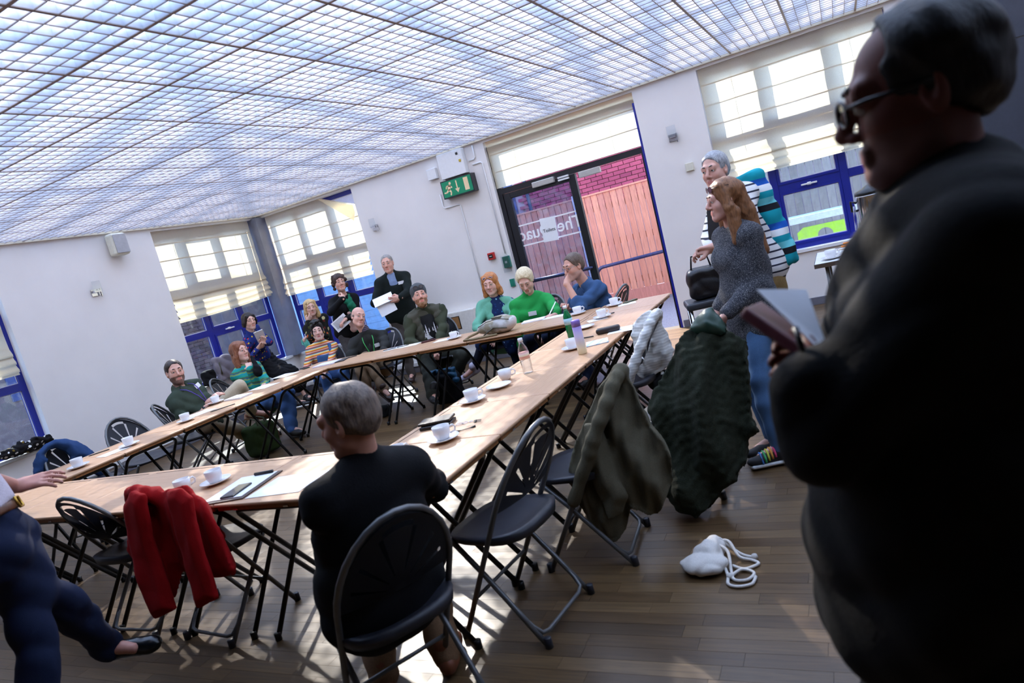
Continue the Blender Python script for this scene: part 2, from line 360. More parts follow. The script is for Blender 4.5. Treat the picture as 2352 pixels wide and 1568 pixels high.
# ------------------------------------------------------------------ roman blinds
t = NT('blind_cloth'); co = t.coord(); df = t.n('ShaderNodeBsdfDiffuse'); tl = t.n('ShaderNodeBsdfTranslucent'); mx = t.n('ShaderNodeMixShader'); mx.inputs[0].default_value = .62
nz = t.noise(co, 260, 2); rp = t.ramp(nz.outputs[0], [(.3, srgb(238, 219, 186)), (.7, srgb(250, 236, 206))]); t.l(rp, df.inputs[0]); t.l(rp, tl.inputs[0])
t.l(df.outputs[0], mx.inputs[1]); t.l(tl.outputs[0], mx.inputs[2]); t.l(mx.outputs[0], t.out.inputs[0]); BLIND = t.m
CORD = simple('blind_cord', (225, 210, 185), .8)
def blind(fn, w, top, bottom, folds, label, tilt=0.0, corner=None, sag=.0):
    root = empty('roman_blind', fn(w / 2, 0, bottom), label=label, cat='blind')
    prof = []; zf = bottom + folds * .085 + .03
    nflat = 12
    for i in range(nflat + 1): prof.append((.004 * math.sin(i * 1.7), top + (zf - top) * i / nflat))
    for k in range(folds):
        zt = zf - k * .085
        out = .035 + .012 * k
        prof += [(out * .55, zt - .03), (out, zt - .062), (out * .92, zt - .088), (out * .35, zt - .078), (.008, zt - .066)]
    if folds: prof += [(.03, bottom + .02), (.034, bottom)]
    ns = 24; vs = []; fs = []
    for j in range(ns + 1):
        s_ = w * j / ns
        for d, z in prof:
            fold = max(0.0, (zf + .02 - z)) / max(.05, zf - bottom)
            z2 = z + tilt * (s_ / w - .5) * min(1, fold) - sag * math.sin(math.pi * s_ / w) * min(1, fold)
            if corner and s_ > w - corner and z > top - .3:
                u = (s_ - (w - corner)) / corner
                zc = top - .24 * u
                if z2 > zc: z2 = zc; d = d + .02
            vs.append(fn(s_, d + .003 * math.sin(s_ * 9 + z * 3) + .0001, z2))
    n = len(prof)
    for j in range(ns):
        for i in range(n - 1): fs.append((j * n + i, (j + 1) * n + i, (j + 1) * n + i + 1, j * n + i + 1))
    mb = MB(); mb.add(vs, fs, 0, True); world_child(mb.build('cloth', BLIND, root))
    z = top - .19; k = 0
    while z > zf + .02:
        mb = MB(); s1 = w - .01
        if corner and z > top - .3: s1 = w - corner
        mb.tube([fn(.01, -.010, z), fn(s1, -.010, z)], .006, 6); world_child(mb.build('batten', CORD, root)); z -= .215
    for s_ in (w * .18, w * .82):
        mb = MB(); mb.tube([fn(s_, -.008, top - .02 - (.25 if corner and s_ > w - corner else 0)), fn(s_, -.008, zf)], .0025, 5); world_child(mb.build('cord', CORD, root))
    hr = MB(); a = fn(0, -.035, top); b = fn(w, .0, top + .022); hr.box([min(a[i], b[i]) for i in range(3)], [max(a[i], b[i]) for i in range(3)]); world_child(hr.build('head_rail', WHITE, root))
    if corner:
        fl_ = MB(); fl_.add([fn(w - corner, .03, top - .01), fn(w - .02, .035, top - .25), fn(w - .06, .05, top - .47), fn(w - .01, .045, top - .36)], [(0, 1, 3, 2)]); world_child(fl_.build('loose_flap', BLIND, root))
    return root
fA = lambda y0: (lambda s, d, z: (XA - .035 + d, y0 + s, z))
fB = lambda x0: (lambda s, d, z: (x0 + s, YB + .035 - d, z))
blind(fA(W1[0] + .005), 1.70, 2.795, 1.575, 4, 'cream roman blind on left wall window with deep sagging folds', .07, sag=.02)
blind(fA(W0[0]), 1.66, 2.795, 1.44, 3, 'cream roman blind at left frame edge over the leftmost window')
blind(fB(VL[0] + .02), 1.72, 2.795, 1.53, 3, 'cream roman blind with its top corner hanging loose', corner=.62)
blind(fB(DR[0] + .02), 1.955, 2.795, 2.15, 0, 'short cream roman blind above the open door')
blind(fB(VR[0] + .01), 1.80, 2.795, 1.53, 3, 'cream roman blind behind the two standing women', .0)
# ------------------------------------------------------------------ door
dr = empty('door_1', (DR[0], YB + .1, 0), kind='structure')
def dpart(nm, boxes, m, bev=0):
    mb = MB()
    for lo, hi in boxes: mb.box(lo, hi)
    o = world_child(mb.build(nm, m, dr)); return bevel(o, bev) if bev else o
yd = YB + .1
dpart('door_frame', [((-3.93, yd - .04, 0), (-3.87, yd + .05, 2.72)), ((-3.87, yd - .04, 2.10), (-1.99, yd + .05, 2.17)), ((-3.87, yd - .03, 2.66), (-1.95, yd + .04, 2.72))], BLACKF)
dpart('door_jamb', [((-1.995, yd - .09, 0), (-1.975, yd + .06, 2.14))], BLACKF); dpart('door_jamb', [((-1.975, yd - .10, 0), (-1.951, yd + .06, 2.66))], BLUE)
dpart('fanlight', [((-3.86, yd, 2.18), (-1.98, yd + .008, 2.65))], PANE)
dpart('door_leaf', [((-3.865, yd - .03, .03), (-3.77, yd + .03, 2.095)), ((-2.955, yd - .03, .03), (-2.86, yd + .03, 2.095)), ((-3.77, yd - .03, 2.02), (-2.955, yd + .03, 2.095)), ((-3.77, yd - .03, .03), (-2.955, yd + .03, .16))], BLACKF, .006)
dpart('door_glass', [((-3.77, yd - .004, .16), (-2.955, yd + .004, 2.02))], glass_pane('door_glass', (205, 215, 235), .22, .12))
bar = MB().tube([(-3.80, yd - .07, .93), (-2.92, yd - .07, .93)], .022, 10).tube([(-3.80, yd - .03, .93), (-3.80, yd - .07, .93)], .018, 8).tube([(-2.92, yd - .03, .93), (-2.92, yd - .07, .93)], .018, 8)
world_child(bar.build('push_bar', simple('bar_metal', (60, 66, 96), .35, .6), dr))
dpart('door_closer', [((-3.42, yd - .09, 2.06), (-3.12, yd - .035, 2.13))], simple('closer_grey', (190, 186, 180), .4, .3), .008)
dpart('door_closer', [((-2.80, yd - .08, 2.02), (-2.52, yd - .03, 2.095))], simple('closer_grey', (190, 186, 180), .4, .3), .008)
dpart('catch', [((-3.07, yd - .08, 2.085), (-2.93, yd - .045, 2.105)), ((-3.07, yd - .08, 2.055), (-2.93, yd - .045, 2.075))], WHITE)
WV = simple('white_vinyl', (245, 245, 245), .6, var=.01)
dpart('vinyl_stripe', [((-3.77, yd - .007, 1.645), (-2.955, yd - .005, 1.663))], WV); dpart('vinyl_stripe', [((-3.77, yd - .007, 1.385), (-2.955, yd - .005, 1.403))], WV)
def text_mesh(body, size, name, extrude=.0008, bold=0):
    cu = bpy.data.curves.new(name, 'FONT'); cu.body = body; cu.size = size; cu.extrude = extrude; cu.offset = bold; cu.align_x = 'CENTER'; cu.align_y = 'CENTER'
    o = bpy.data.objects.new(name, cu); COL.objects.link(o); bpy.context.view_layer.update()
    me = bpy.data.meshes.new_from_object(o.evaluated_get(bpy.context.evaluated_depsgraph_get())); bpy.data.objects.remove(o); return me
me = text_mesh('The Quad', .22, 'lettering', bold=.002)
me.transform(Matrix(((-1, 0, 0, -3.36), (0, 0, 1, yd - .008), (0, 1, 0, 1.525), (0, 0, 0, 1)))); world_child(link('lettering', me, WV, dr))
PAPER = simple('white_paper', (240, 240, 242), .8, var=.015)
INK = simple('black_ink', (40, 40, 46), .7)
nt = empty('paper_notice', (-3.36, yd - .02, 1.52), label='white paper notice reading Toilets taped to the door glass', cat='notice')
mb = MB(); mb.cbox((0, 0, 0), (.21, .002, .30)); mb.build('sheet', PAPER, nt, rot=(0, math.radians(3), 0))
me = text_mesh('Toilets', .062, 'lettering'); me.transform(Matrix(((1, 0, 0, 0), (0, 0, -1, -.003), (0, 1, 0, -.01), (0, 0, 0, 1)))); link('lettering', me, INK, nt)
d2 = empty('shade_panel', (1.7, YB, 0), kind='structure'); DG = simple('shade_slate', (62, 66, 78), .5, var=.05)  # invented dark panel in door shape, standing in for wall in shade
world_child(MB().box((.98, YB - .03, 0), (1.04, YB - .001, 2.79)).box((2.30, YB - .03, 0), (2.36, YB - .001, 2.79)).build('door_frame', DG, d2)); world_child(MB().box((1.045, YB - .022, .01), (2.295, YB - .001, 2.13)).build('door_leaf', DG, d2)); world_child(MB().box((1.045, YB - .022, 2.14), (2.295, YB - .001, 2.79)).build('shade_overpanel', DG, d2)); world_child(MB().tube([(1.14, YB - .06, 1.02), (1.28, YB - .06, 1.02)], .010, 8).build('panel_handle', CHROME, d2))
# ------------------------------------------------------------------ outside: yard, fence, brick house, hedge
t = NT('tarmac'); t.bsdf(srgb(120, 116, 126), .9); nz = t.noise(t.coord(), 160, 3); t.l(t.ramp(nz.outputs[0], [(.35, srgb(88, 84, 96)), (.7, srgb(168, 158, 160))]), t.b.inputs['Base Color']); t.bump(nz.outputs[0], .5)
tag(MB().box((-22, -4, -.2), (-8.25, 22, -.06)).box((-8.25, 8.32, -.2), (12, 22, -.06)).build('ground', t.m), kind='structure')
t = NT('fence_wood'); t.bsdf((.5, .3, .2, 1), .8); oi = t.n('ShaderNodeObjectInfo'); co = t.coord('Object', (9, 9, 1.1)); nz = t.noise(co, 4, 5, .6, .8)
c0 = t.ramp(oi.outputs['Random'], [(0, srgb(196, 128, 108)), (.5, srgb(216, 148, 124)), (1, srgb(186, 120, 110))])
t.l(t.mix(.6, c0, t.ramp(nz.outputs[0], [(.3, (.55, .5, .5, 1)), (.6, (1, 1, 1, 1))]), 'MULTIPLY'), t.b.inputs['Base Color']); t.bump(nz.outputs[0], .3, .004); FENCE = t.m
fe = empty('garden_fence', (-2, 11.2, 0), label='pinkish upright board garden fence outside the open door', cat='fence')
MB().box((-4.7, .016, .3), (.1, .05, .4)).box((-4.7, .016, 1.0), (.1, .05, 1.1)).box((-4.7, .016, 1.6), (.1, .05, 1.7)).build('rail', simple('fence_rail', (120, 70, 60), .8), fe)
bd = MB(); bd.add([(-.0515, 0, .2), (.0515, -.012, .2), (.0515, .012, .2), (-.0515, .010, .2), (-.0515, 0, 1.88), (.0515, -.012, 1.88), (.0515, .012, 1.88), (-.0515, .010, 1.88)], [(0, 3, 2, 1), (4, 5, 6, 7), (0, 1, 5, 4), (1, 2, 6, 5), (2, 3, 7, 6), (3, 0, 4, 7)])
bdm = bd.mesh('board'); bdm.materials.append(FENCE)
x = -6.6
while x < -1.9: link('board', bdm, None, fe, (x + 2, random.uniform(-.004, .004), random.uniform(-.008, .008))); x += .112
MB().box((-4.7, -.02, .0), (.1, .02, .2)).build('gravel_board', FENCE, fe)
MB().box((-4.7, -.03, 1.88), (.1, .03, 1.905)).build('capping', FENCE, fe)
for px in (-4.6, -2.0, .05): MB().box((px - .05, -.07, 0), (px + .05, -.02, 1.95)).build('post', simple('concrete_post', (176, 172, 186), .9), fe)
t = NT('weathered_wood'); t.bsdf((.3, .3, .3, 1), .85); oi = t.n('ShaderNodeObjectInfo'); nz = t.noise(t.coord('Object', (9, 9, 1.1)), 4, 5, .6, .8)
t.l(t.mix(.6, t.ramp(oi.outputs['Random'], [(0, srgb(150, 140, 132)), (1, srgb(186, 176, 168))]), t.ramp(nz.outputs[0], [(.3, (.55, .55, .58, 1)), (.6, (1, 1, 1, 1))]), 'MULTIPLY'), t.b.inputs['Base Color']); GF = t.m
fe2 = empty('garden_fence', (.6, 11.2, 0), label='weathered grey board fence outside the right hand window', cat='fence')
bd2 = bd.mesh('board'); bd2.materials.append(GF); x = -1.75
while x < 2.6: link('board', bd2, None, fe2, (x - .6, random.uniform(-.004, .004), random.uniform(-.008, .008))); x += .112
MB().box((-2.4, .015, .4), (2.0, .05, .5)).box((-2.4, .015, 1.5), (2.0, .05, 1.6)).build('rail', GF, fe2)
sh = empty('pale_backdrop', (-9.3, 10.7, 0), label='pale blue painted shed added for the bright light at the corner window', cat='backdrop'); SB = simple('pale_blue_light', (150, 186, 224), .7, var=.1, scale=4)  # added pale boards standing in for bright bluish light behind the glass
k = 0
while k < 22: MB().box((-1.7, 0, k * .125), (1.5, .02 + .004 * (k % 2), k * .125 + .121)).build('board', SB, sh); k += 1
MB().box((-1.72, .03, 0), (1.52, 1.6, 2.75)).build('wall', SB, sh); MB().box((-1.85, -.2, 2.76), (1.65, 1.75, 2.86)).build('roof', simple('slate_slat', (60, 74, 110), .4), sh)
def bricks(root, fn, nx, rows_, skip, mat, mw=.215, mh=.065, j=.012):
    m = MB().box((-mw / 2, -.05, -mh / 2), (mw / 2, .05, mh / 2)).mesh('brick'); m.materials.append(mat); n = 0
    for r_ in range(rows_):
        for c in range(nx):
            p, rot = fn(c * (mw + j) + (r_ % 2) * (mw + j) / 2, r_ * (mh + j))
            if skip(p): continue
            link('brick', m, None, root, p, rot); n += 1
    return n
def brick_mat(name, a, b):
    t = NT(name); t.bsdf(srgb(a), .9); oi = t.n('ShaderNodeObjectInfo'); nz = t.noise(t.coord(), 60, 4)
    t.l(t.mix(.5, t.ramp(oi.outputs['Random'], [(0, srgb(a)), (1, srgb(b))]), t.ramp(nz.outputs[0], [(.3, (.6, .6, .6, 1)), (.7, (1, 1, 1, 1))]), 'MULTIPLY'), t.b.inputs['Base Color']); t.bump(nz.outputs[0], .4, .004); return t.m
BR = brick_mat('red_brick', (196, 84, 104), (158, 60, 84)); MORT = simple('mortar', (205, 170, 170), .95, var=.1, scale=40)
hb = empty('brick_house', (-6, 13.0, 0), label='red brick house wall behind the fence, seen through the doorway', cat='building')
MB().box((-6.2, .0, 0), (9.0, .25, 3.5)).build('wall', MORT, hb)
bricks(hb, lambda a, b: ((a + .3, -.045, b + 1.75), None), 15, 16, lambda p: False, BR)
for (wx0, wx1) in ((-2.6, -1.3), (-1.0, .1)):
    f_ = MB().box((wx0, -.03, 1.9), (wx1, .0, 3.2)).build('window', simple('dark_blue_pane', (70, 84, 130), .2, var=.1, scale=4), hb)
    for k in range(5): MB().box((wx0 + .02, -.06, 2.0 + k * .24), (wx1 - .02, -.035, 2.05 + k * .24)).build('slat', simple('slate_slat', (60, 74, 110), .4), f_)
MB().tube([(.42, -.09, 0), (.42, -.09, 3.5)], .04, 10).build('drainpipe', simple('navy_pipe', (42, 46, 74), .4), hb)
MB().box((-6.4, -.3, 3.5), (9.2, .6, 3.6)).build('roof_edge', simple('slate_slat', (60, 74, 110), .4), hb)
BR2 = brick_mat('brown_brick', (118, 82, 78), (92, 66, 66))
hb2 = empty('brick_house', (-12.2, 8, 0), label='dark brick house beyond the left wall windows', cat='building')
MB().box((-.3, -8, 0), (0, 4.5, 4.2)).build('wall', simple('dark_mortar', (120, 104, 104), .95), hb2)
bricks(hb2, lambda a, b: ((.012, a - .9, b + .2), (0, 0, math.pi / 2)), 13, 20, lambda p: False, BR2)
for yy in (-4.6, -1.9): MB().box((0, yy, 1.0), (.03, yy + 1.1, 2.1)).build('window', simple('dark_blue_pane', (70, 84, 130), .2), hb2)
# railing by the ramp outside
MB_ = MB().tube([(-3.72, 10.6, .0), (-3.72, 10.6, .52)] + arc((-3.60, .60), .12, math.pi, math.pi / 2, 6, lambda a, b: (a, 10.6, b)) + [(-1.4, 10.6, .80)], .028, 10).tube([(-1.4, 10.6, .8), (-1.4, 10.6, 0)], .028, 10)
tag(MB_.build('handrail', simple('navy_rail', (44, 44, 84), .35, .3, var=.3, scale=25)), 'dark blue tubular handrail outside in front of the fence', 'handrail')
# play equipment behind the right-hand window
pe = empty('play_table', (-.2, 9.6, 0), label='white topped lime green play table outside the right window', cat='table')
MB().box((-1.0, -.1, .80), (.6, .30, .88)).build('tabletop', simple('pale_blue_white', (214, 228, 242), .5), pe)
mb = MB(); n = 24
ring = [(.09 * math.cos(2 * math.pi * i / n), .09 * math.sin(2 * math.pi * i / n)) for i in range(n)]
outer = []
for cx, cz in ring:
    k = min(.32 / max(abs(cx), 1e-6), .14 / max(abs(cz), 1e-6)); outer.append((cx * k, cz * k))
mb.add([(a, 0, b) for a, b in ring] + [(a, 0, b) for a, b in outer] + [(a, .03, b) for a, b in ring] + [(a, .03, b) for a, b in outer],
       [(i, (i + 1) % n, n + (i + 1) % n, n + i) for i in range(n)] + [(2 * n + i, 3 * n + i, 3 * n + (i + 1) % n, 2 * n + (i + 1) % n) for i in range(n)] + [(i, 2 * n + i, 2 * n + (i + 1) % n, (i + 1) % n) for i in range(n)])
mb.build('green_panel', simple('lime_green', (168, 226, 60), .45), pe, (-.1, -.13, .60)); MB().box((-.9, .0, 0), (-.8, .1, .8)).box((.4, 0, 0), (.5, .1, .8)).build('leg', simple('pale_blue_white', (214, 228, 242), .5), pe)
# ================================================================== desks
t = NT('beech_laminate'); t.bsdf(srgb(214, 176, 134), .38, 0, .4); co = t.coord('Object', (1, 14, 14)); nz = t.noise(co, 6, 5, .6, .6)
t.l(t.ramp(nz.outputs[0], [(.3, srgb(184, 140, 104)), (.55, srgb(196, 153, 117)), (.75, srgb(205, 164, 128))]), t.b.inputs['Base Color']); BEECH = t.m
EDGE = simple('wood_edge', (150, 98, 52), .45, var=.2, scale=60)
BTUBE = simple('black_tube', (20, 20, 22), .35, .3, var=.05)
GROOVE = simple('groove_dark', (70, 45, 28), .8)
def make_desk(w=.594, d=.594):
    root = empty('exam_desk')
    top = bevel(MB().box((-w / 2, -d / 2, ZT - .016), (w / 2, d / 2, ZT)).build('desk_top', BEECH, root), .006, 2)
    MB().box((-w / 2 + .035, d / 2 - .043, ZT + .0002), (w / 2 - .035, d / 2 - .037, ZT + .0008)).build('pen_groove', GROOVE, top)
    mb = MB(); e = .012
    mb.box((-w / 2 + e, -d / 2 + e, ZT - .036), (w / 2 - e, -d / 2 + e + .018, ZT - .0165)); mb.box((-w / 2 + e, d / 2 - e - .018, ZT - .036), (w / 2 - e, d / 2 - e, ZT - .0165))
    mb.box((-w / 2 + e, -d / 2 + e + .019, ZT - .036), (-w / 2 + e + .018, d / 2 - e - .019, ZT - .0165)); mb.box((w / 2 - e - .018, -d / 2 + e + .019, ZT - .036), (w / 2 - e, d / 2 - e - .019, ZT - .0165))
    mb.build('edge_rail', EDGE, root)
    for s_, xo in ((1, w / 2 - .048), (-1, w / 2 - .080)):                        # two crossing inverted-U frames
        y0, y1 = s_ * (d / 2 - .05), -s_ * (d / 2 - .06); zt = ZT - .052; r = .06
        def q(x, k): return (x, y1 + (y0 - y1) * k, zt * (1 - k) + .012 * k)
        L = math.hypot(y0 - y1, zt); kb = r / L
        pts = [q(-xo, 1), q(-xo, kb)] + [(-xo + r * (1 - math.cos(a)), q(0, kb * (1 - math.sin(a)))[1], q(0, kb * (1 - math.sin(a)))[2]) for a in (.4, .8, 1.2)] + [(-xo + r, y1, zt)]
        pts += [(-p[0], p[1], p[2]) for p in reversed(pts)]
        lf = MB().tube(pts, .0125, 8).build('leg_frame', BTUBE, root)
        for sx in (-1, 1): MB().lathe([(.0, .0), (.016, .0), (.016, .035), (.013, .036)], 8, q(sx * xo, 1.0)[:2] + (0.0,)).build('foot_cap', BTUBE, lf)
    for sx in (-.16, .16): MB().box((sx - .014, -d / 2 + .004, ZT - .033), (sx + .014, -d / 2 + .0115, ZT - .026)).build('clip', CHROME, root)
    return root
desk0 = make_desk(); used = []
def put_desk(x, y, rz, label, sx=1.0, sy=1.0):
    o = desk0 if not used else copy_tree(desk0); used.append(o)
    o.location = (x, y, 0); o.rotation_euler = (0, 0, rz); o.scale = (sx, sy, 1); tag(o, label, 'desk', 'beech folding desks set in a square'); return o
ORD = ['first', 'second', 'third', 'fourth', 'fifth', 'sixth', 'seventh']
RY = [1.975, 2.56, 3.15, 3.745, 4.35, 4.955, 5.56, 6.09]
for i in range(7):
    y0, y1 = RY[i], RY[i + 1]
    lab = ['desk at the near right corner behind the man in black', 'second desk of the right row, holding the black wallet and keys', 'third desk of the right row, with a lone saucer', 'fourth desk of the right row, holding the clear water bottle',
           'fifth desk of the right row, holding the lilac flask', 'sixth desk of the right row, holding the dark pencil case', 'farthest desk of the right row beside the open door'][i]
    put_desk(-1.83, (y0 + y1) / 2, math.pi / 2, 'beech ' + lab, (y1 - y0 - .004) / .594, 1.075)
NX = [-5.69, -5.10, -4.51, -3.915, -3.325, -2.73, -2.155]
lab = ['desk at the near left corner by the speaker in jeans', 'near row desk beneath the gesturing hand', 'near row desk in front of the black chair by the jeans', 'near row desk directly behind the red jacket', 'near row desk holding the clipboard and phone', 'near row desk left of the man in black']
for i in range(6): put_desk((NX[i] + NX[i + 1]) / 2, 2.283, 0.0, 'beech ' + lab[i], (NX[i + 1] - NX[i] - .004) / .594, 1.0)
LY = [2.59, 3.11, 3.64, 4.19, 4.77, 5.37]
lab = ['left row desk nearest the speaker, beside the denim jacket', 'left row desk in front of the empty fan backed chair', 'left row desk under the lone cup, before the bearded man', 'left row desk in front of the bearded man in green shirt', 'left row desk in front of the woman in teal knit']
for i in range(5): put_desk(-5.325, (LY[i] + LY[i + 1]) / 2, math.pi / 2, 'beech ' + lab[i], (LY[i + 1] - LY[i] - .004) / .594, 1.0)
put_desk(-5.33, 5.685, math.pi, 'beech desk at the far left corner before the striped jumper', 1.0, 1.0)
FX = [-5.03, -4.45, -3.88, -3.31, -2.73, -2.16]
lab = ['far row desk in front of the man with green lanyard', 'far row desk in front of the man in the beanie', 'far row desk under the white saucer right of the beanie man', 'far row desk under the pale canvas bag', 'far row desk in front of the green jumper']
for i in range(5): put_desk((FX[i] + FX[i + 1]) / 2, 5.735, math.pi, 'beech ' + lab[i], (FX[i + 1] - FX[i] - .004) / .594, 1.0)
# ================================================================== fan-back folding chairs
GTUBE = simple('grey_tube', (104, 104, 104), .38, .45, var=.08)
SEATM = simple('charcoal_plastic', (38, 39, 47), .42, var=.06, scale=60, bump=.15, bscale=600)
def make_chair():
    root = empty('folding_chair')
    # hoop and front legs: one bent tube
    def hp(x, k): return (x, .195 - .485 * k, .84 * k)
    pts = [hp(-.195, 0), hp(-.20, .35), hp(-.205, .66)] + [hp(-.205 * math.cos(a), .66 + .34 * math.sin(a)) for a in np.linspace(.18, math.pi - .18, 13)] + [hp(.205, .66), hp(.20, .35), hp(.195, 0)]
    fr = MB().tube(pts, .0115, 8).build('front_frame', GTUBE, root)
    for sx in (-.195, .195): MB().lathe([(0, 0), (.0165, 0), (.0155, .04), (.012, .043)], 10, (sx, .195, 0)).build('foot', SEATM, fr)
    MB().tube([hp(-.197, .22), hp(.197, .22)], .008, 6).build('cross_bar', GTUBE, root)
    # rear U
    rp = [(-.185, .13, .425), (-.185, -.02, .22), (-.185, -.12, .10), (-.185, -.205, 0)]
    for sx in (-1, 1):
        rl = MB().tube([(sx * .178, .15, .43), (sx * .18, .02, .28), (sx * .183, -.10, .13), (sx * .186, -.20, .004)], .0112, 8).build('rear_leg', GTUBE, root)
        MB().lathe([(0, 0), (.0165, 0), (.0155, .04), (.012, .043)], 10, (sx * .186, -.203, 0)).build('foot', SEATM, rl)
    u = [(-.183, -.10, .13), (-.178, -.145, .075), (-.165, -.172, .045), (-.13, -.18, .036), (.13, -.18, .036), (.165, -.172, .045), (.178, -.145, .075), (.183, -.10, .13)]
    MB().tube(u, .009, 8).build('floor_bar', GTUBE, root)
    # seat: dished D shape
    n = 28; vs = []; fs = []; rings = 5; rim = []
    for j in range(n):
        a = 2 * math.pi * j / n; c, s_ = math.cos(a), math.sin(a); e = 2 / 3.0
        rim.append((.205 * math.copysign(abs(c) ** e, c), .205 * math.copysign(abs(s_) ** e, s_) * (1.0 if s_ > 0 else .95) - .005))
    top = []
    for i in range(rings + 1):
        k = i / rings
        for (x, y) in rim:
            z = .446 - .016 * (1 - k * k) + (.014 * max(0, -y / .2) if k > .6 else 0) - (.012 * max(0, y / .2) ** 2 * k)
            top.append((x * k, y * k, z))
    vs = top + [(x * .97, y * .97, .420) for x, y in rim]
    fs = [(i * n + j, i * n + (j + 1) % n, (i + 1) * n + (j + 1) % n, (i + 1) * n + j) for i in range(rings + 1) for j in range(n)] + [tuple(range((rings + 2) * n - 1, (rings + 1) * n - 1, -1))]
    MB().add(vs, fs, 0, True).build('seat', SEATM, root)
    # fan back: ribs with open slots between them
    ny = 42; nr = 12; keep = {}; bm = bmesh.new(); V = {}
    z0 = .545
    def edge(a):
        cx, cz = math.cos(a), math.sin(a); lo, hi = 0, .6
        for _ in range(30):
            m_ = (lo + hi) / 2; x = cx * m_; z = z0 + cz * m_
            k_ = z / .84; ok = (abs(x) < .196) if k_ < .66 else ((x / .196) ** 2 + ((k_ - .66) / .325) ** 2 < 1)
            lo, hi = (m_, hi) if ok else (lo, m_)
        return lo
    A0, A1 = math.radians(2), math.radians(178)
    for i in range(ny + 1):
        a = A0 + (A1 - A0) * i / ny; R = edge(a)
        for j in range(nr + 1):
            k = .10 + .90 * j / nr; x = math.cos(a) * R * k; z = z0 + math.sin(a) * R * k
            y = .195 - .485 * z / .84 - .028 * (1 - (x / .2) ** 2) - .002
            V[i, j] = bm.verts.new((x, y, z))
    slots = {5, 11, 17, 24, 30, 36}
    for i in range(ny):
        for j in range(nr):
            if i in slots and 2 <= j <= 9: continue
            if 17 < i < 24 and j == 10: continue
            bm.faces.new((V[i, j], V[i + 1, j], V[i + 1, j + 1], V[i, j + 1]))
    inner = [V[i, 0] for i in range(ny + 1)]; bm.faces.new(inner[::-1])
    bmesh.ops.solidify(bm, geom=bm.faces[:], thickness=.010); bmesh.ops.recalc_face_normals(bm, faces=bm.faces)
    me = bpy.data.meshes.new('backrest'); bm.to_mesh(me); bm.free(); link('backrest', me, SEATM, root)
    return root
chair0 = make_chair(); cused = []
def put_chair(x, y, facing, label, group='grey fan backed folding chairs'):
    o = chair0 if not cused else copy_tree(chair0); cused.append(o)
    o.location = (x, y, 0); o.rotation_euler = (0, 0, math.radians(facing - 90)); tag(o, label, 'chair', group); return o
put_chair(-1.575, 1.66, 151, 'charcoal folding chair under the seated man in black')
put_chair(-1.44, 2.29, 173, 'empty charcoal folding chair beside the right row, nearest the camera')
put_chair(-1.30, 2.84, 186, 'folding chair with the olive jacket hung on its back')
put_chair(-.98, 3.50, 178, 'folding chair hidden under the huge dark green fleece coat')
put_chair(-1.47, 4.27, 180, 'folding chair with the white knitted cardigan on its back')
put_chair(-3.675, 2.185, 92, 'charcoal folding chair tucked under near row beside the speaker in jeans')
put_chair(-3.05, 2.185, 84, 'folding chair with the red jacket draped over it')
put_chair(-5.95, 3.86, -4, 'empty fan backed folding chair against the left wall side')
put_chair(-5.90, 3.30, 2, 'folding chair wearing the blue denim jacket')
put_chair(-6.02, 4.46, 40, 'folding chair under the bearded man in the dark green shirt')
put_chair(-6.35, 5.42, 20, 'folding chair under the woman in teal patterned knit')
put_chair(-5.92, 6.42, -62, 'folding chair under the woman in the striped jumper')
put_chair(-5.20, 6.62, -85, 'folding chair under the man with the green lanyard')
put_chair(-4.36, 6.58, -80, 'folding chair under the man in the grey beanie')
put_chair(-3.52, 6.62, -95, 'folding chair under the woman in the mint cardigan')
put_chair(-2.98, 6.50, -100, 'folding chair under the woman in the bright green jumper')
put_chair(-2.27, 6.36, 172, 'folding chair under the man in the blue shirt by the door')
# ================================================================== soft shapes: signed distance fields meshed with surface nets
def _axis(lo, hi, h, fine):
    """grid line positions: spacing h, finer inside the given (a, b, hf) spans"""
    pts = [lo]; x = lo
    while x < hi:
        st = h
        for a, b, hf in fine:
            if a - h < x < b: st = min(st, hf)
        x += st; pts.append(x)
    return np.array(pts, np.float64)
def smin(a, b, k):
    h = np.clip(.5 + .5 * (b - a) / k, 0, 1); return b + (a - b) * h - k * h * (1 - h)
def wob(p, amp, fr, seed=0.0, ridge=.8):
    x, y, z = p[..., 0], p[..., 1], p[..., 2]
    w = np.sin(fr * (x * 1.1 + .6 * z) + seed) + np.sin(fr * (y * 1.3 - .5 * z) + 1.7 + seed * 2) + .6 * np.sin(fr * 1.9 * (z * .8 + .4 * x - .5 * y) + 2.1 * np.sin(fr * .5 * x + seed) + .7)
    r_ = 1.4 - 2.2 * np.abs(np.sin(fr * .55 * (z * 1.2 - .5 * x + .4 * y) + 1.3 * np.sin(fr * .35 * (x + y) + seed) + seed))
    return amp * (w / 2.6 + ridge * r_)
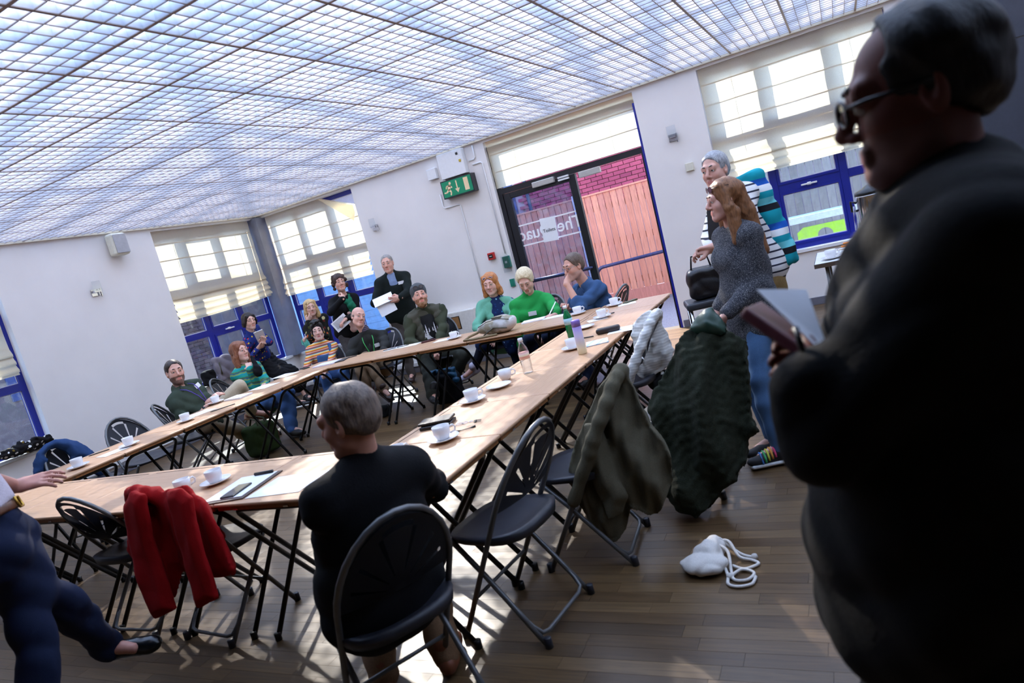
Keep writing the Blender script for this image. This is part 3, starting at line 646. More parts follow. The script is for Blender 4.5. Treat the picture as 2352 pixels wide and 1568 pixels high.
class SDF:
    def __init__(s): s.pr = []; s.lo = np.full(3, 1e9); s.hi = np.full(3, -1e9); s.fine = []
    def _add(s, fn, lo, hi, k, op):
        lo = np.array(lo, float); hi = np.array(hi, float); s.pr.append((fn, lo - k - .02, hi + k + .02, k, op))
        if op == 'add': s.lo = np.minimum(s.lo, lo); s.hi = np.maximum(s.hi, hi)
        return s
    def cone(s, a, b, ra, rb, k=.02, op='add', fr=None, sc=(1, 1, 1)):
        """tapered capsule; fr (rows = axes) and sc stretch its cross-section"""
        a = np.array(a, float); b = np.array(b, float); R = np.array(fr) if fr is not None else np.eye(3); sc = np.array(sc, float)
        ba = (R @ (b - a)) / sc; L2 = max(ba @ ba, 1e-9)
        def fn(p):
            q = ((p - a) @ R.T) / sc; t = np.clip((q @ ba) / L2, 0, 1); d = q - t[..., None] * ba
            return np.sqrt((d * d).sum(-1)) - (ra + (rb - ra) * t)
        m = max(ra, rb) * max(sc); return s._add(fn, np.minimum(a, b) - m, np.maximum(a, b) + m, k, op)
    def ell(s, c, r, k=.02, op='add', fr=None):
        c = np.array(c, float); r = np.array(r, float); R = np.array(fr) if fr is not None else np.eye(3)
        def fn(p):
            q = (p - c) @ R.T; k0 = np.sqrt(((q / r) ** 2).sum(-1)); k1 = np.sqrt(((q / r ** 2) ** 2).sum(-1)) + 1e-9
            return k0 * (k0 - 1) / k1
        m = r.max(); return s._add(fn, c - m, c + m, k, op)
    def box(s, c, hd, rd=.01, k=.01, op='add', fr=None):
        c = np.array(c, float); hd = np.array(hd, float) - rd; R = np.array(fr) if fr is not None else np.eye(3)
        def fn(p):
            q = np.abs((p - c) @ R.T) - hd
            return np.sqrt((np.maximum(q, 0) ** 2).sum(-1)) + np.minimum(q.max(-1), 0) - rd
        m = np.linalg.norm(hd) + rd; return s._add(fn, c - m, c + m, k, op)
    def plane(s, c, n, k=.01):
        """cut away everything on the side n points to"""
        c = np.array(c, float); n = np.array(n, float); n = n / np.linalg.norm(n)
        s.pr.append((lambda p: (p - c) @ n, None, None, k, 'cutp')); return s
    def poly(s, pts, o, U, V, th, edge=.05, k=.02, fold=None, op='add'):
        """a hanging panel: 2D outline (plane coordinates), half-thickness th that thins to its edge, fold(u, v) shifts it"""
        P2 = np.array(pts, float); o = np.array(o, float); U = np.array(U, float); V = np.array(V, float); N = np.cross(U, V); n = len(P2)
        def fn(p):
            q = p - o; u, v, w = q @ U, q @ V, q @ N; d2 = np.full(u.shape, 1e9); sg = np.ones(u.shape)
            for i in range(n):
                a, b = P2[i], P2[i - 1]; e = b - a; wx, wy = u - a[0], v - a[1]; t = np.clip((wx * e[0] + wy * e[1]) / max(e @ e, 1e-12), 0, 1)
                d2 = np.minimum(d2, (wx - e[0] * t) ** 2 + (wy - e[1] * t) ** 2); c1, c2, c3 = v >= a[1], v < b[1], e[0] * wy > e[1] * wx
                sg = np.where((c1 & c2 & c3) | (~c1 & ~c2 & ~c3), -sg, sg)
            d = sg * np.sqrt(d2); hh = th * np.sqrt(np.clip(-d / edge, .12, 1)); w0 = fold(u, v) if fold else 0
            return np.maximum(d, np.abs(w - w0) - hh) * .8
        ext = [o + U * a[0] + V * a[1] + N * b for a in P2 for b in (-th - .05, th + .05)]; ext = np.array(ext); return s._add(fn, ext.min(0), ext.max(0), k, op)
    def near(s, c, rad, h): s.fine.append((np.array(c, float), rad, h)); return s
    def mesh(s, name, h=.012, noise=None):
        lo, hi = s.lo - .03, s.hi + .03
        ax = [_axis(lo[i], hi[i], h, [(c[i] - r, c[i] + r, hf) for c, r, hf in s.fine]) for i in range(3)]
        n = [len(a) for a in ax]; F_ = np.full(n, .25, np.float32)
        def grid(sl): return np.stack(np.meshgrid(ax[0][sl[0]], ax[1][sl[1]], ax[2][sl[2]], indexing='ij'), -1)
        for fn, l, u, k, op in s.pr:
            if l is None: sl = (slice(0, n[0]), slice(0, n[1]), slice(0, n[2]))
            else:
                sl = tuple(slice(max(0, int(np.searchsorted(ax[i], l[i])) - 1), min(n[i], int(np.searchsorted(ax[i], u[i])) + 1)) for i in range(3))
                if any(q.stop - q.start < 1 for q in sl): continue
            d = fn(grid(sl)); f_ = F_[sl]
            if op == 'add': F_[sl] = smin(f_, d, k)
            elif op == 'sub': F_[sl] = -smin(-f_, d, k)
            elif op == 'cutp': F_[sl] = -smin(-f_, -d, k)
        if noise is not None:
            band = np.abs(F_) < .04; idx = np.nonzero(band); p = np.stack([ax[i][idx[i]] for i in range(3)], -1); F_[idx] += noise(p).astype(np.float32)
        return nets(F_, ax, name)
def nets(F_, ax, name):
    ins = F_ < 0; n = F_.shape
    c = np.zeros((n[0] - 1, n[1] - 1, n[2] - 1), np.uint8)
    for dx in (0, 1):
        for dy in (0, 1):
            for dz in (0, 1): c += ins[dx:n[0] - 1 + dx, dy:n[1] - 1 + dy, dz:n[2] - 1 + dz]
    act = (c > 0) & (c < 8); I = np.nonzero(act); m = len(I[0]); idx = np.full(c.shape, -1, np.int64); idx[I] = np.arange(m)
    acc = np.zeros((m, 3)); cnt = np.zeros(m)
    for axis in range(3):
        o1, o2 = [q for q in range(3) if q != axis]
        for u in (0, 1):
            for v in (0, 1):
                A = [I[0].copy(), I[1].copy(), I[2].copy()]; A[o1] = A[o1] + u; A[o2] = A[o2] + v; B = [q.copy() for q in A]; B[axis] = B[axis] + 1
                fa = F_[tuple(A)].astype(float); fb = F_[tuple(B)].astype(float); cr = (fa < 0) != (fb < 0)
                t = np.where(cr, fa / np.where(cr, fa - fb, 1), 0); P_ = np.stack([ax[i][A[i]] for i in range(3)], -1); P_[:, axis] += t * (ax[axis][B[axis]] - ax[axis][A[axis]])
                acc += np.where(cr[:, None], P_, 0); cnt += cr
    vs = acc / np.maximum(cnt, 1)[:, None]; quads = []
    for axis in range(3):
        o1, o2 = [(1, 2), (2, 0), (0, 1)][axis]; sl_a = [slice(None)] * 3; sl_b = [slice(None)] * 3
        for o in (o1, o2): sl_a[o] = slice(1, n[o] - 1); sl_b[o] = slice(1, n[o] - 1)
        sl_a[axis] = slice(0, n[axis] - 1); sl_b[axis] = slice(1, n[axis])
        a, b = ins[tuple(sl_a)], ins[tuple(sl_b)]
        for flip, mask in ((False, a & ~b), (True, ~a & b)):
            J = np.nonzero(mask)
            if not len(J[0]): continue
            J = list(J); J[o1] = J[o1] + 1; J[o2] = J[o2] + 1
            def cell(d1, d2):
                q = [x_.copy() for x_ in J]; q[o1] -= d1; q[o2] -= d2; return idx[tuple(q)]
            Q = np.stack([cell(1, 1), cell(0, 1), cell(0, 0), cell(1, 0)], -1); quads.append(Q[:, ::-1] if flip else Q)
    Q = np.concatenate(quads); Q = Q[(Q >= 0).all(1)]
    me = bpy.data.meshes.new(name); me.vertices.add(m); me.vertices.foreach_set('co', vs.ravel()); me.loops.add(len(Q) * 4); me.loops.foreach_set('vertex_index', Q.ravel().astype(np.int32))
    me.polygons.add(len(Q)); me.polygons.foreach_set('loop_start', np.arange(0, len(Q) * 4, 4, dtype=np.int32)); me.polygons.foreach_set('use_smooth', np.ones(len(Q), bool)); me.update(calc_edges=True)
    return me
def nv(v): v = np.array(v, float); return v / (np.linalg.norm(v) + 1e-12)
def ik(a, b, l1, l2, pole):
    a = np.array(a, float); b = np.array(b, float); d = b - a; L = np.linalg.norm(d); mx_ = (l1 + l2) * .995
    if L > mx_: b = a + d / L * mx_; d = b - a; L = mx_
    u = d / L; x = (l1 * l1 - l2 * l2 + L * L) / (2 * L); hgt = math.sqrt(max(l1 * l1 - x * x, 0)); p = np.array(pole, float); p = p - u * (p @ u); p = nv(p)
    return a + u * x + p * hgt, b
# ------------------------------------------------------------------ skin, hair
def skin_mat(name, rgb):
    if name in _mc: return _mc[name]
    t = NT(name); t.bsdf(srgb(rgb), .5, 0, .35, Subsurface_Weight=.08, Subsurface_Scale=.01); t.b.inputs['Subsurface Radius'].default_value = (1, .4, .25)
    a = t.n('ShaderNodeAttribute'); a.attribute_name = 'tint'; nz = t.noise(t.coord(), 45, 3)
    c = t.mix(.10, a.outputs['Color'], t.ramp(nz.outputs[0], [(.35, srgb(*(int(v * .8) for v in rgb))), (.65, srgb(rgb))])); t.l(c, t.b.inputs['Base Color']); _mc[name] = t.m; return t.m
def hair_mat(name, a, b, rough=.5):
    if name in _mc: return _mc[name]
    t = NT(name); t.bsdf(srgb(a), rough, 0, .4); co = t.coord('Object', (1, 1, .22)); nz = t.noise(co, 120, 3, .6, .5)
    t.l(t.ramp(nz.outputs[0], [(.32, srgb(b)), (.62, srgb(a))]), t.b.inputs['Base Color']); t.bump(nz.outputs[0], .6, .004); _mc[name] = t.m; return t.m
EYEW = simple('eye_white', (222, 216, 210), .25, var=.02); EYED = simple('eye_iris', (44, 36, 32), .15, var=.05)
# ------------------------------------------------------------------ people
def to_cam(h):
    v = np.array([-h[0], -h[1], 0.0]); return nv(v)
def heading(h, th):
    """horizontal direction at h: 0 looks at the camera, + turns to the right of the picture"""
    tc = to_cam(h); rt = np.array([tc[1], -tc[0], 0.0]) * -1.0
    a = math.radians(th); return nv(math.cos(a) * tc + math.sin(a) * rt)
def frame(fwd, pitch=0, roll=0):
    """rows: side (person's left... x), forward, up"""
    f0 = nv(fwd); x0 = nv(np.cross(f0, [0, 0, 1])); p = math.radians(pitch); f = f0 * math.cos(p) + np.array([0, 0, 1.]) * math.sin(p); u = np.cross(x0, f)
    r_ = math.radians(roll); x = x0 * math.cos(r_) + u * math.sin(r_); u2 = np.cross(x, f); return np.stack([x, f, u2])
def head_prims(s, hc, R, sc, female=False, jaw=1.0, nose=1.0, mouth_open=0.0):
    W_ = lambda *p: hc + sc * (np.array(p) @ R)
    e = lambda c, r, k=.015, op='add': s.ell(W_(*c), sc * np.array(r), k * sc, op, R)
    cn = lambda a, b, ra, rb, k=.012, op='add': s.cone(W_(*a), W_(*b), ra * sc, rb * sc, k * sc, op)
    e((0, -.012, .040), (.074, .094, .080), .02)
    e((0, .022, -.030), (.060 * jaw, .066, .082), .03)
    cn((-.045 * jaw, .01, -.060), (-.012, .066, -.098), .020, .018, .03); cn((.045 * jaw, .01, -.060), (.012, .066, -.098), .020, .018, .03)
    e((0, .070, -.096), (.020, .018, .016), .022)
    for q in (-1, 1):
        e((q * .036, .056, -.026), (.024, .026, .028), .025)
        e((q * .031, .106, .010), (.017, .020, .012), .014, 'sub')
        e((q * .031, .0790, .0105), (.0170, .0135, .0115), .005)            # lid over the eye
        e((q * .0735, -.004, -.004), (.010, .018, .032), .008); e((q * .079, .004, .004), (.007, .010, .018), .006, 'sub')
        e((q * .0125, .097, -.034), (.0085 * nose, .010, .008), .008)
    cn((-.040, .080, .030), (.040, .080, .030), .0125, .0125, .02)
    cn((0, .090, .016), (0, .111 * (1 + .05 * (nose - 1)), -.026), .0085 * nose, .0125 * nose, .010)
    cn((-.018, .086, -.0585), (.018, .086, -.0585), .0075, .0075, .007); cn((-.015, .086, -.0715), (.015, .086, -.0715), .0085, .0085, .007)
    cn((-.022, .0985, -.0648), (.022, .0985, -.0648), .0022 + mouth_open, .0022 + mouth_open, .004, 'sub')
    return W_
def hand_prims(s, w, d, nrm, side, curl=.5, sc=1.0, spread=1.0, fist=False):
    """w wrist, d pointing direction of the hand, nrm back-of-hand normal, side +1/-1 where the thumb lies"""
    d = nv(d); nrm = nv(np.array(nrm) - d * (np.array(nrm) @ d)); sd_ = np.cross(d, nrm) * side
    pt = lambda a, b, c: w + sc * (d * a + sd_ * b + nrm * c)
    s.cone(pt(-.02, 0, 0), pt(.02, 0, 0), .024 * sc, .026 * sc, .012)
    for b in (-.026, -.009, .009, .026): s.cone(pt(.015, b * .75, 0), pt(.085, b, .002), .016 * sc, .0125 * sc, .012)
    for i, (b, ln) in enumerate(((.029, .072), (.010, .080), (-.010, .074), (-.028, .058))):
        c1 = curl * (1 + .08 * i); a = pt(.084, b, .002); seg = (.45, .32, .23); ang = .25 * c1; r0 = .0098
        for j, sg in enumerate(seg):
            dr = d * math.cos(ang) - nrm * math.sin(ang) + sd_ * (b * 2.2 * spread * (1 if j == 0 else .4)); bpt = a + nv(dr) * ln * sg * sc * 1.12
            s.cone(a, bpt, (r0 - .001 * j) * sc, (r0 - .001 * (j + 1)) * sc, .004); a = bpt; ang += c1 * (1.0 if j == 0 else .8)
    a = pt(.018, .026, -.004); b_ = pt(.052, .050, -.014 - .012 * curl); c_ = pt(.084, .050 - .012 * curl, -.022 - .018 * curl)
    s.cone(a, b_, .016 * sc, .0125 * sc, .010); s.cone(b_, c_, .0120 * sc, .009 * sc, .005)
    s.near(pt(.07, 0, 0), .085 * sc, .0052 if sc < 1.5 else .005)
    return pt
PEOPLE = []
class Person:
    """joints in world space; builds one continuous body mesh plus clothing, hair and accessories as parts"""
    def __init__(p, label, head, face, pelvis, chest, skin=(214, 164, 142), sc=1.0, bulk=1.0, pitch=0, roll=0, female=False, jaw=1.0, neck=None, hip=None, lean=None, height=1.0, nose=1.0, name='person'):
        p.sc, p.bulk, p.female = sc, bulk, female; p.H = np.array(head, float); p.R = frame(heading(p.H, face), pitch, roll); p.P = np.array(pelvis, float)
        p.Fc = heading(p.H, chest); p.Fh = heading(p.H, hip) if hip is not None else p.Fc
        p.N = np.array(neck, float) if neck is not None else p.H + sc * np.array([0, 0, -.165]) - p.R[1] * .035 * sc
        p.up = nv(p.N - p.P); p.L = nv(np.cross(p.up, p.Fc)); p.Fc = nv(np.cross(p.L, p.up)); p.Lh = nv(np.cross([0, 0, 1], p.Fh))      # L: towards the person's left
        sw = (.150 if female else .170) * sc * (1 + (bulk - 1) * .4)
        p.Sh = {q: p.N - p.up * .068 * sc + p.L * sw * q for q in (-1, 1)}; p.Hip = {q: p.P + p.Lh * .088 * sc * q - np.array([0, 0, .02]) for q in (-1, 1)}
        p.root = empty(name, (p.P[0], p.P[1], 0), label=label, cat='person'); p.skin = skin; p.jaw = jaw; p.nose = nose
        p.arm = {}; p.leg = {}; p.hand = {}; p.parts = []; PEOPLE.append(p)
    def hl(p, *q): return p.H + p.sc * (np.array(q) @ p.R)
    def set_arm(p, q, wrist, pole=(0, 0, -1), hd=None, nrm=None, curl=.6, spread=1.0, el=None):
        e_, wr = ik(p.Sh[q], wrist, .285 * p.sc, .255 * p.sc, pole); el, wr = (e_, wr) if el is None else (np.array(el), np.array(wrist)); p.arm[q] = (el, wr); d = nv(wr - el) if hd is None else nv(hd)
        n_ = nrm if nrm is not None else np.array([0, 0, 1.]) - .6 * p.L * q; p.hand[q] = (d, n_, curl, spread)
    def set_leg(p, q, ankle, pole=None, fd=None):
        kn, an = ik(p.Hip[q], ankle, .435 * p.sc, .425 * p.sc, p.Fh if pole is None else pole); p.leg[q] = (kn, an, nv(p.Fh if fd is None else fd))
    def torso(p, s, t=0.0, lo=0.0, k=.05):
        b, sc = p.bulk, p.sc; fr = np.stack([p.L, p.Fc, p.up]); P_, N_ = p.P, p.N
        m = lambda q: P_ + (N_ - P_) * q
        wst, cst = (1.28, 1.38) if p.female else (1.36, 1.48)
        if lo <= 0: s.cone(P_ - p.up * .02, m(.30), (.113 * b * sc + t), (.102 * b * sc + t), k, fr=fr, sc=(1.42 if not p.female else 1.48, 1, 1))
        s.cone(m(.22), m(.55), (.103 * b * sc + t), (.104 * b * sc + t), k, fr=fr, sc=(wst, 1, 1))
        s.cone(m(.52), m(.80), (.106 * b * sc + t), (.088 * b * sc + t), k, fr=fr, sc=(cst, 1, 1))
        if p.female:
            for q in (-1, 1): s.ell(m(.62) + p.L * q * .068 * sc + p.Fc * .072 * b * sc, np.array([.062, .056, .062]) * sc * b + t, .04, fr=fr)
        s.cone(p.Sh[-1], p.Sh[1], .047 * sc + t, .047 * sc + t, k)
        for q in (-1, 1): s.cone(p.N + p.up * .01, p.Sh[q] + p.up * .004, .044 * sc + t * .6, .044 * sc + t * .8, k)
    def arms(p, s, t=0.0, upto=1.0, only=None):
        sc = p.sc * (.90 if p.female else 1.0) * (1 + (p.bulk - 1) * .5)
        for q, (el, wr) in p.arm.items():
            if only and q != only: continue
            s.cone(p.Sh[q], el, .049 * sc + t, .040 * sc + t, .03)
            if upto > .5: w2 = el + (wr - el) * min(1, (upto - .5) * 2); f_ = min(1, (upto - .5) * 2); s.cone(el, w2, .041 * sc + t, (.041 - .014 * f_) * sc + t, .02)
    def legs(p, s, t=0.0, upto=1.0, flare=0.0, k=.03):
        sc = p.sc * (1 + (p.bulk - 1) * .6)
        for q, (kn, an, fd) in p.leg.items():
            s.cone(p.Hip[q], kn, .083 * sc + t, .056 * sc + t, k); c_ = kn + (an - kn) * .35
            if upto > .5:
                e_ = kn + (an - kn) * min(1.0, (upto - .5) * 2); s.cone(kn, kn + (c_ - kn), .055 * sc + t, .054 * sc + t, .02); s.cone(c_, e_, .054 * sc + t, (.036 + flare) * sc + t, .02)
    def attach(p, name, me, mat, parent=None):
        o = link(name, me, mat, parent or p.root)
        return world_child(o)
    def body(p, res=.012, face=.0056, beard=None, lips=None, mouth_open=0.0, brows=(70, 54, 44), brow_th=.0045, eyes=True, feet=True):
        s = SDF(); sc = p.sc; p.torso(s, -.018 * sc); p.arms(s, -.003 * sc); p.legs(s, -.012 * sc)
        s.cone(p.N - p.up * .03, p.H - p.R[2] * .055 * sc - p.R[1] * .012 * sc, .054 * sc, .050 * sc, .03)
        head_prims(s, p.H, p.R, sc, p.female, p.jaw, p.nose, mouth_open)
        for q, (el, wr) in p.arm.items():
            d, n_, curl, spread = p.hand[q]; hand_prims(s, wr, d, n_, q if True else 1, curl, sc * (.93 if p.female else 1.0), spread)
        for q, (kn, an, fd) in p.leg.items(): s.cone(an, an + fd * .12 * sc - np.array([0, 0, .03]), .034 * sc, .024 * sc, .02)
        s.near(p.H, .125 * sc, face); me = s.mesh('body', res)
        co = np.empty(len(me.vertices) * 3); me.vertices.foreach_get('co', co); co = co.reshape(-1, 3); q = ((co - p.H) @ p.R.T) / sc
        base = np.array(srgb(p.skin)); colr = np.tile(base, (len(q), 1))
        rosy = np.exp(-(((np.abs(q[:, 0]) - .036) / .02) ** 2 + ((q[:, 2] + .03) / .02) ** 2 + ((q[:, 1] - .07) / .04) ** 2)) * .22 + np.exp(-((q[:, 0] / .014) ** 2 + ((q[:, 2] + .024) / .018) ** 2 + ((q[:, 1] - .105) / .02) ** 2)) * .22
        colr[:, :3] = colr[:, :3] * (1 - rosy[:, None]) + np.array(srgb(int(p.skin[0] * .98), int(p.skin[1] * .74), int(p.skin[2] * .72)))[:3] * rosy[:, None]
        lp = (np.abs(q[:, 0]) < .0225 - .8 * np.abs(q[:, 2] + .0650)) & (np.abs(q[:, 2] + .0650) < .0115) & (q[:, 1] > .078); lips = lips or (int(p.skin[0] * .93), int(p.skin[1] * .74), int(p.skin[2] * .74)); colr[lp] = srgb(lips)
        if beard:
            bc, kind = beard
            m_ = (q[:, 2] < -.040) & (q[:, 2] > -.135) & (q[:, 1] > -.005) & (q[:, 1] < .11) & ~lp
            if kind == 'full': m_ &= (q[:, 2] < -.030 - .35 * np.clip(.075 - q[:, 1], 0, .1) * 0 ) & ((np.abs(q[:, 0]) > .028) | (q[:, 2] < -.076) | ((q[:, 2] < -.041) & (q[:, 2] > -.055)))
            w_ = (.85 if kind == 'full' else .35) * m_; colr[:, :3] = colr[:, :3] * (1 - w_[:, None]) + np.array(srgb(bc))[:3] * w_[:, None]
        at = me.attributes.new('tint', 'FLOAT_COLOR', 'POINT'); at.data.foreach_set('color', colr.ravel()); p.bodyo = p.attach('body', me, skin_mat('skin_%d_%d_%d' % p.skin, p.skin))
        if eyes:
            for q_ in (-1, 1):
                mb = MB(); c = p.hl(q_ * .031, .0822, .0066); mb.lathe([(0, -.0120 * sc)] + [(.0120 * sc * math.cos(a), .0120 * sc * math.sin(a)) for a in np.linspace(-1.3, .98, 8)], 12, c, 0, p.R[1]); mb.lathe([(.0062 * sc, .0104 * sc), (.0, .0123 * sc)], 12, c, 1, p.R[1]); p.attach('eye', mb.mesh('eye'), [EYEW, EYED])
                if brows:
                    mb = MB(); mb.tube([p.hl(q_ * .015, .0955, .0330), p.hl(q_ * .031, .0935, .0365), p.hl(q_ * .048, .079, .0315)], [brow_th * sc, brow_th * sc, brow_th * .5 * sc], 6); p.attach('eyebrow', mb.mesh('eyebrow'), hair_mat('brow_%d_%d_%d' % brows, brows, tuple(int(v * .7) for v in brows)))
        return p
    def cloth(p, name, mat, build, res=.013, fold=.004, fr=26, fine=None, parent=None):
        s = SDF(); build(s); seed = len(PEOPLE) * 1.3
        if fine:
            for c, r_, h in fine: s.near(c, r_, h)
        return p.attach(name, s.mesh(name, res, (lambda q: wob(q, fold, fr, seed)) if fold else None), mat, parent)
    def top(p, name, mat, t=.012, sleeve=1.0, hem=.0, collar=.055, fold=.004, res=.013, cut=None, fr=26, extra=None):
        def b(s):
            p.torso(s, t); p.arms(s, t * .9, sleeve)
            if hem:
                f2 = np.stack([p.L, p.Fc, p.up]); s.cone(p.P + p.up * .05, p.P - np.array([0, 0, 1]) * hem + 0 * p.up, .118 * p.bulk * p.sc + t, .128 * p.bulk * p.sc + t, .05, fr=f2, sc=(1.42, 1, 1))
            if collar: s.cone(p.N, p.N + nv(p.H - p.N) * collar * p.sc, .066 * p.sc, .058 * p.sc, .02)
            if extra: extra(s)
            if cut is not None: s.plane(p.P + p.up * cut, -p.up, .01)
            tip = p.N + nv(p.H - p.N) * (collar if collar else .0) * p.sc * 1.25 + p.Fc * .01
            s.ell(tip + nv(p.H - p.N) * .055 * p.sc + p.Fc * .012, np.array([.058, .064, .062]) * p.sc, .008, 'sub')
        return p.cloth(name, mat, b, res, fold, fr)
    def trousers(p, mat, t=.010, upto=1.0, flare=.012, fold=.007, res=.014, name='trousers'):
        def b(s):
            fr = np.stack([p.Lh, p.Fh, np.array([0, 0, 1.])]); up_ = .10
            s.cone(p.P - np.array([0, 0, .02]), p.P + p.up * up_, .114 * p.bulk * p.sc + t * .5, .108 * p.bulk * p.sc + t * .3, .05, fr=np.stack([p.L, p.Fc, p.up]), sc=(1.42, 1, 1)); p.legs(s, t, upto, flare, .05)
        return p.cloth(name, mat, b, res, fold, 30)
    def shoes(p, mat, sole=None, hi=.035, ln=1.0, res=.0085, name='shoe', sock='dark'):
        sock = fabric('navy_sock', (30, 36, 58)) if sock == 'dark' else sock
        for q, (kn, an, fd) in p.leg.items():
            s = SDF(); sc = p.sc; up = nv(np.cross(np.cross(fd, nv(kn - an)), fd)); fl_ = an - up * .055 * sc
            fr = np.stack([nv(np.cross(fd, up)), fd, up])
            s.cone(an + up * hi, an - up * .03 * sc, .046 * sc, .044 * sc, .02); s.cone(fl_ - fd * .035 * sc + up * .012, fl_ + fd * .10 * sc * ln + up * .008, .036 * sc, .040 * sc, .02, fr=fr, sc=(1, 1, 1)); s.ell(fl_ + fd * .145 * sc * ln + up * .002, np.array([.043, .062, .030]) * sc, .02, fr=fr)
            s.plane(fl_ - up * .026 * sc, -up, .004); o = p.attach(name, s.mesh(name, res), mat)
            if sock is not None: s3 = SDF(); s3.cone(an - up * .02, an + (kn - an) * .30, .040 * sc, .047 * sc, .01); p.attach('sock', s3.mesh('sock', .011), sock)
            if sole is not None:
                s2 = SDF(); s2.box(fl_ + fd * .055 * sc - up * .026 * sc, np.array([.044, .138, .011]) * sc, .010, fr=fr); p.attach('sole', s2.mesh('sole', .0085), sole, o)
    def hair(p, style, mat, vol=1.0, length=0.0, seed=1.0, res=.0062, back=0.0, recede=0.0):
        s = SDF(); sc = p.sc; v = .008 * vol; W_ = lambda *q: p.hl(*q)
        E = lambda c, r, k=.015, op='add': s.ell(W_(*c), sc * np.array(r), k * sc, op, p.R); C = lambda a, b, ra, rb, k=.02, op='add': s.cone(W_(*a), W_(*b), ra * sc, rb * sc, k * sc, op)
        amp, fr_ = .0036, 100
        if style == 'short':
            E((0, -.016, .044), (.0755 + v, .0955 + v, .0815 + v)); E((0, -.035, .0), (.0745 + v * .6, .076 + v * .6, .068))
            E((0, .112, .004), (.096, .082, .092), .012, 'sub'); E((0, .06, -.075), (.12, .13, .070), .012, 'sub')
            if recede: E((0, .095, .075), (.070, .045 + recede, .060), .012, 'sub')
        elif style == 'bald':
            E((0, -.026, .010), (.081, .090, .056)); E((0, .125, .0), (.10, .115, .15), .012, 'sub'); E((0, .01, .125), (.085, .115, .085), .012, 'sub'); E((0, .05, -.09), (.12, .12, .08), .01, 'sub')
        elif style == 'bob':
            E((0, -.018, .043), (.082 + v, .102 + v, .086 + v)); 
            for q in (-1, 1): C((q * .066, .004, .045), (q * (.080 + v), -.006, -.06 - length), .034, .030); C((q * .055, .06, .075), (q * (.083 + v), .03, -.01), .018, .022)
            C((0, -.07, .04), (0, -.078, -.075 - length), .055, .046); E((0, .100, -.022), (.062, .062, .098), .012, 'sub'); amp, fr_ = .0045, 80
        elif style == 'long':
            E((0, -.016, .043), (.081 + v, .100 + v, .086 + v))
            for q in (-1, 1):
                C((q * .060, .03, .085), (q * .078, .012, -.05), .026, .030); C((q * .078, .005, -.05), (q * .088, .0, -.13 - length * .6), .030, .032); C((q * .08, -.02, -.08), (q * .075, -.015, -.14 - length), .032, .024)
            C((0, -.075, .03), (0, -.080 - back * .4, -.10), .058, .056); C((0, -.080 - back * .4, -.10), (0, -.085 - back, -.15 - length), .058, .046); E((0, .100, -.022), (.061, .064, .100), .012, 'sub'); amp, fr_ = .0035, 95
        elif style == 'curly':
            E((0, -.015, .050), (.086 + v, .102 + v, .088 + v)); rnd = random.Random(int(seed * 17))
            for i in range(26):
                a = rnd.uniform(-2.8, 2.8); z = rnd.uniform(-.075, .11); r_ = .088 if z < .06 else .07; x, y = r_ * math.sin(a), -.012 + r_ * 1.12 * math.cos(a)
                if y > .045 and z < .055: continue
                E((x, y, z), (.024, .024, .024), .012)
            E((0, .104, -.026), (.062, .062, .096), .010, 'sub'); amp, fr_ = .004, 130
        elif style == 'updo':
            E((0, -.018, .042), (.080 + v, .100 + v, .084 + v)); E((0, -.045, .125), (.045, .045, .035)); rnd = random.Random(5)
            for i in range(7): E((rnd.uniform(-.05, .05), rnd.uniform(.0, .08), rnd.uniform(.10, .13)), (.022, .022, .018), .01)
            for q in (-1, 1): C((q * .050, .070, .080), (q * .070, .060, .0), .012, .009, .01); C((q * .070, .06, 0), (q * .062, .066, -.05), .009, .005, .01)
            E((0, .104, -.022), (.066, .062, .096), .010, 'sub'); amp, fr_ = .003, 120
        s.near(p.H, .14 * sc, res); return p.attach('hair', s.mesh('hair', .010, lambda q: wob(q, amp * sc, fr_ / sc, seed, 0.0)), mat)
    def glasses(p, mat, up=0.0, back=0.0, lens=None, r=.022, name='glasses', wire=.0018, temple=True):
        g = empty(name); g.parent = p.root; world_child(g)
        for q in (-1, 1):
            c = np.array((q * .031, .104 - back, .004 + up)); ring = [p.hl(*(c + np.array((r * math.cos(a), -.004 * abs(math.cos(a)) * q * math.copysign(1, math.cos(a)), r * .80 * math.sin(a))))) for a in np.linspace(0, 2 * math.pi, 20, endpoint=False)]
            mb = MB(); mb.tube(ring, wire * p.sc, 6, closed=True); p.attach('rim', mb.mesh('rim'), mat, g)
            if lens is not None: mb = MB(); mb.add(ring, [tuple(range(20))]); p.attach('lens', mb.mesh('lens'), lens, g)
            if temple: mb = MB(); mb.tube([p.hl(q * .053, .102 - back, .010 + up), p.hl(q * .074, .075 - back, .012 + up), p.hl(q * .079, -.005 - back * .5, .010 + up)], wire * 1.1 * p.sc, 6); p.attach('temple', mb.mesh('temple'), mat, g)
        mb = MB(); mb.tube([p.hl(-.010, .107 - back, .008 + up), p.hl(.010, .107 - back, .008 + up)], wire * p.sc, 6); p.attach('bridge', mb.mesh('bridge'), mat, g); return g
    def badge(p, side, along, w=.075, h=.042, off=.10, name='name_badge'):
        c = p.P + (p.N - p.P) * along + p.L * side * p.sc + p.Fc * off * p.bulk * p.sc; mb = MB(); a, b_ = p.L * w / 2, p.up * h / 2; n_ = p.Fc * .004
        mb.add([c - a - b_, c + a - b_, c + a + b_, c - a + b_, c - a - b_ - n_, c + a - b_ - n_, c + a + b_ - n_, c - a + b_ - n_], [(0, 1, 2, 3), (4, 7, 6, 5), (0, 4, 5, 1), (1, 5, 6, 2), (2, 6, 7, 3), (3, 7, 4, 0)]); return p.attach(name, mb.mesh(name), PAPER)
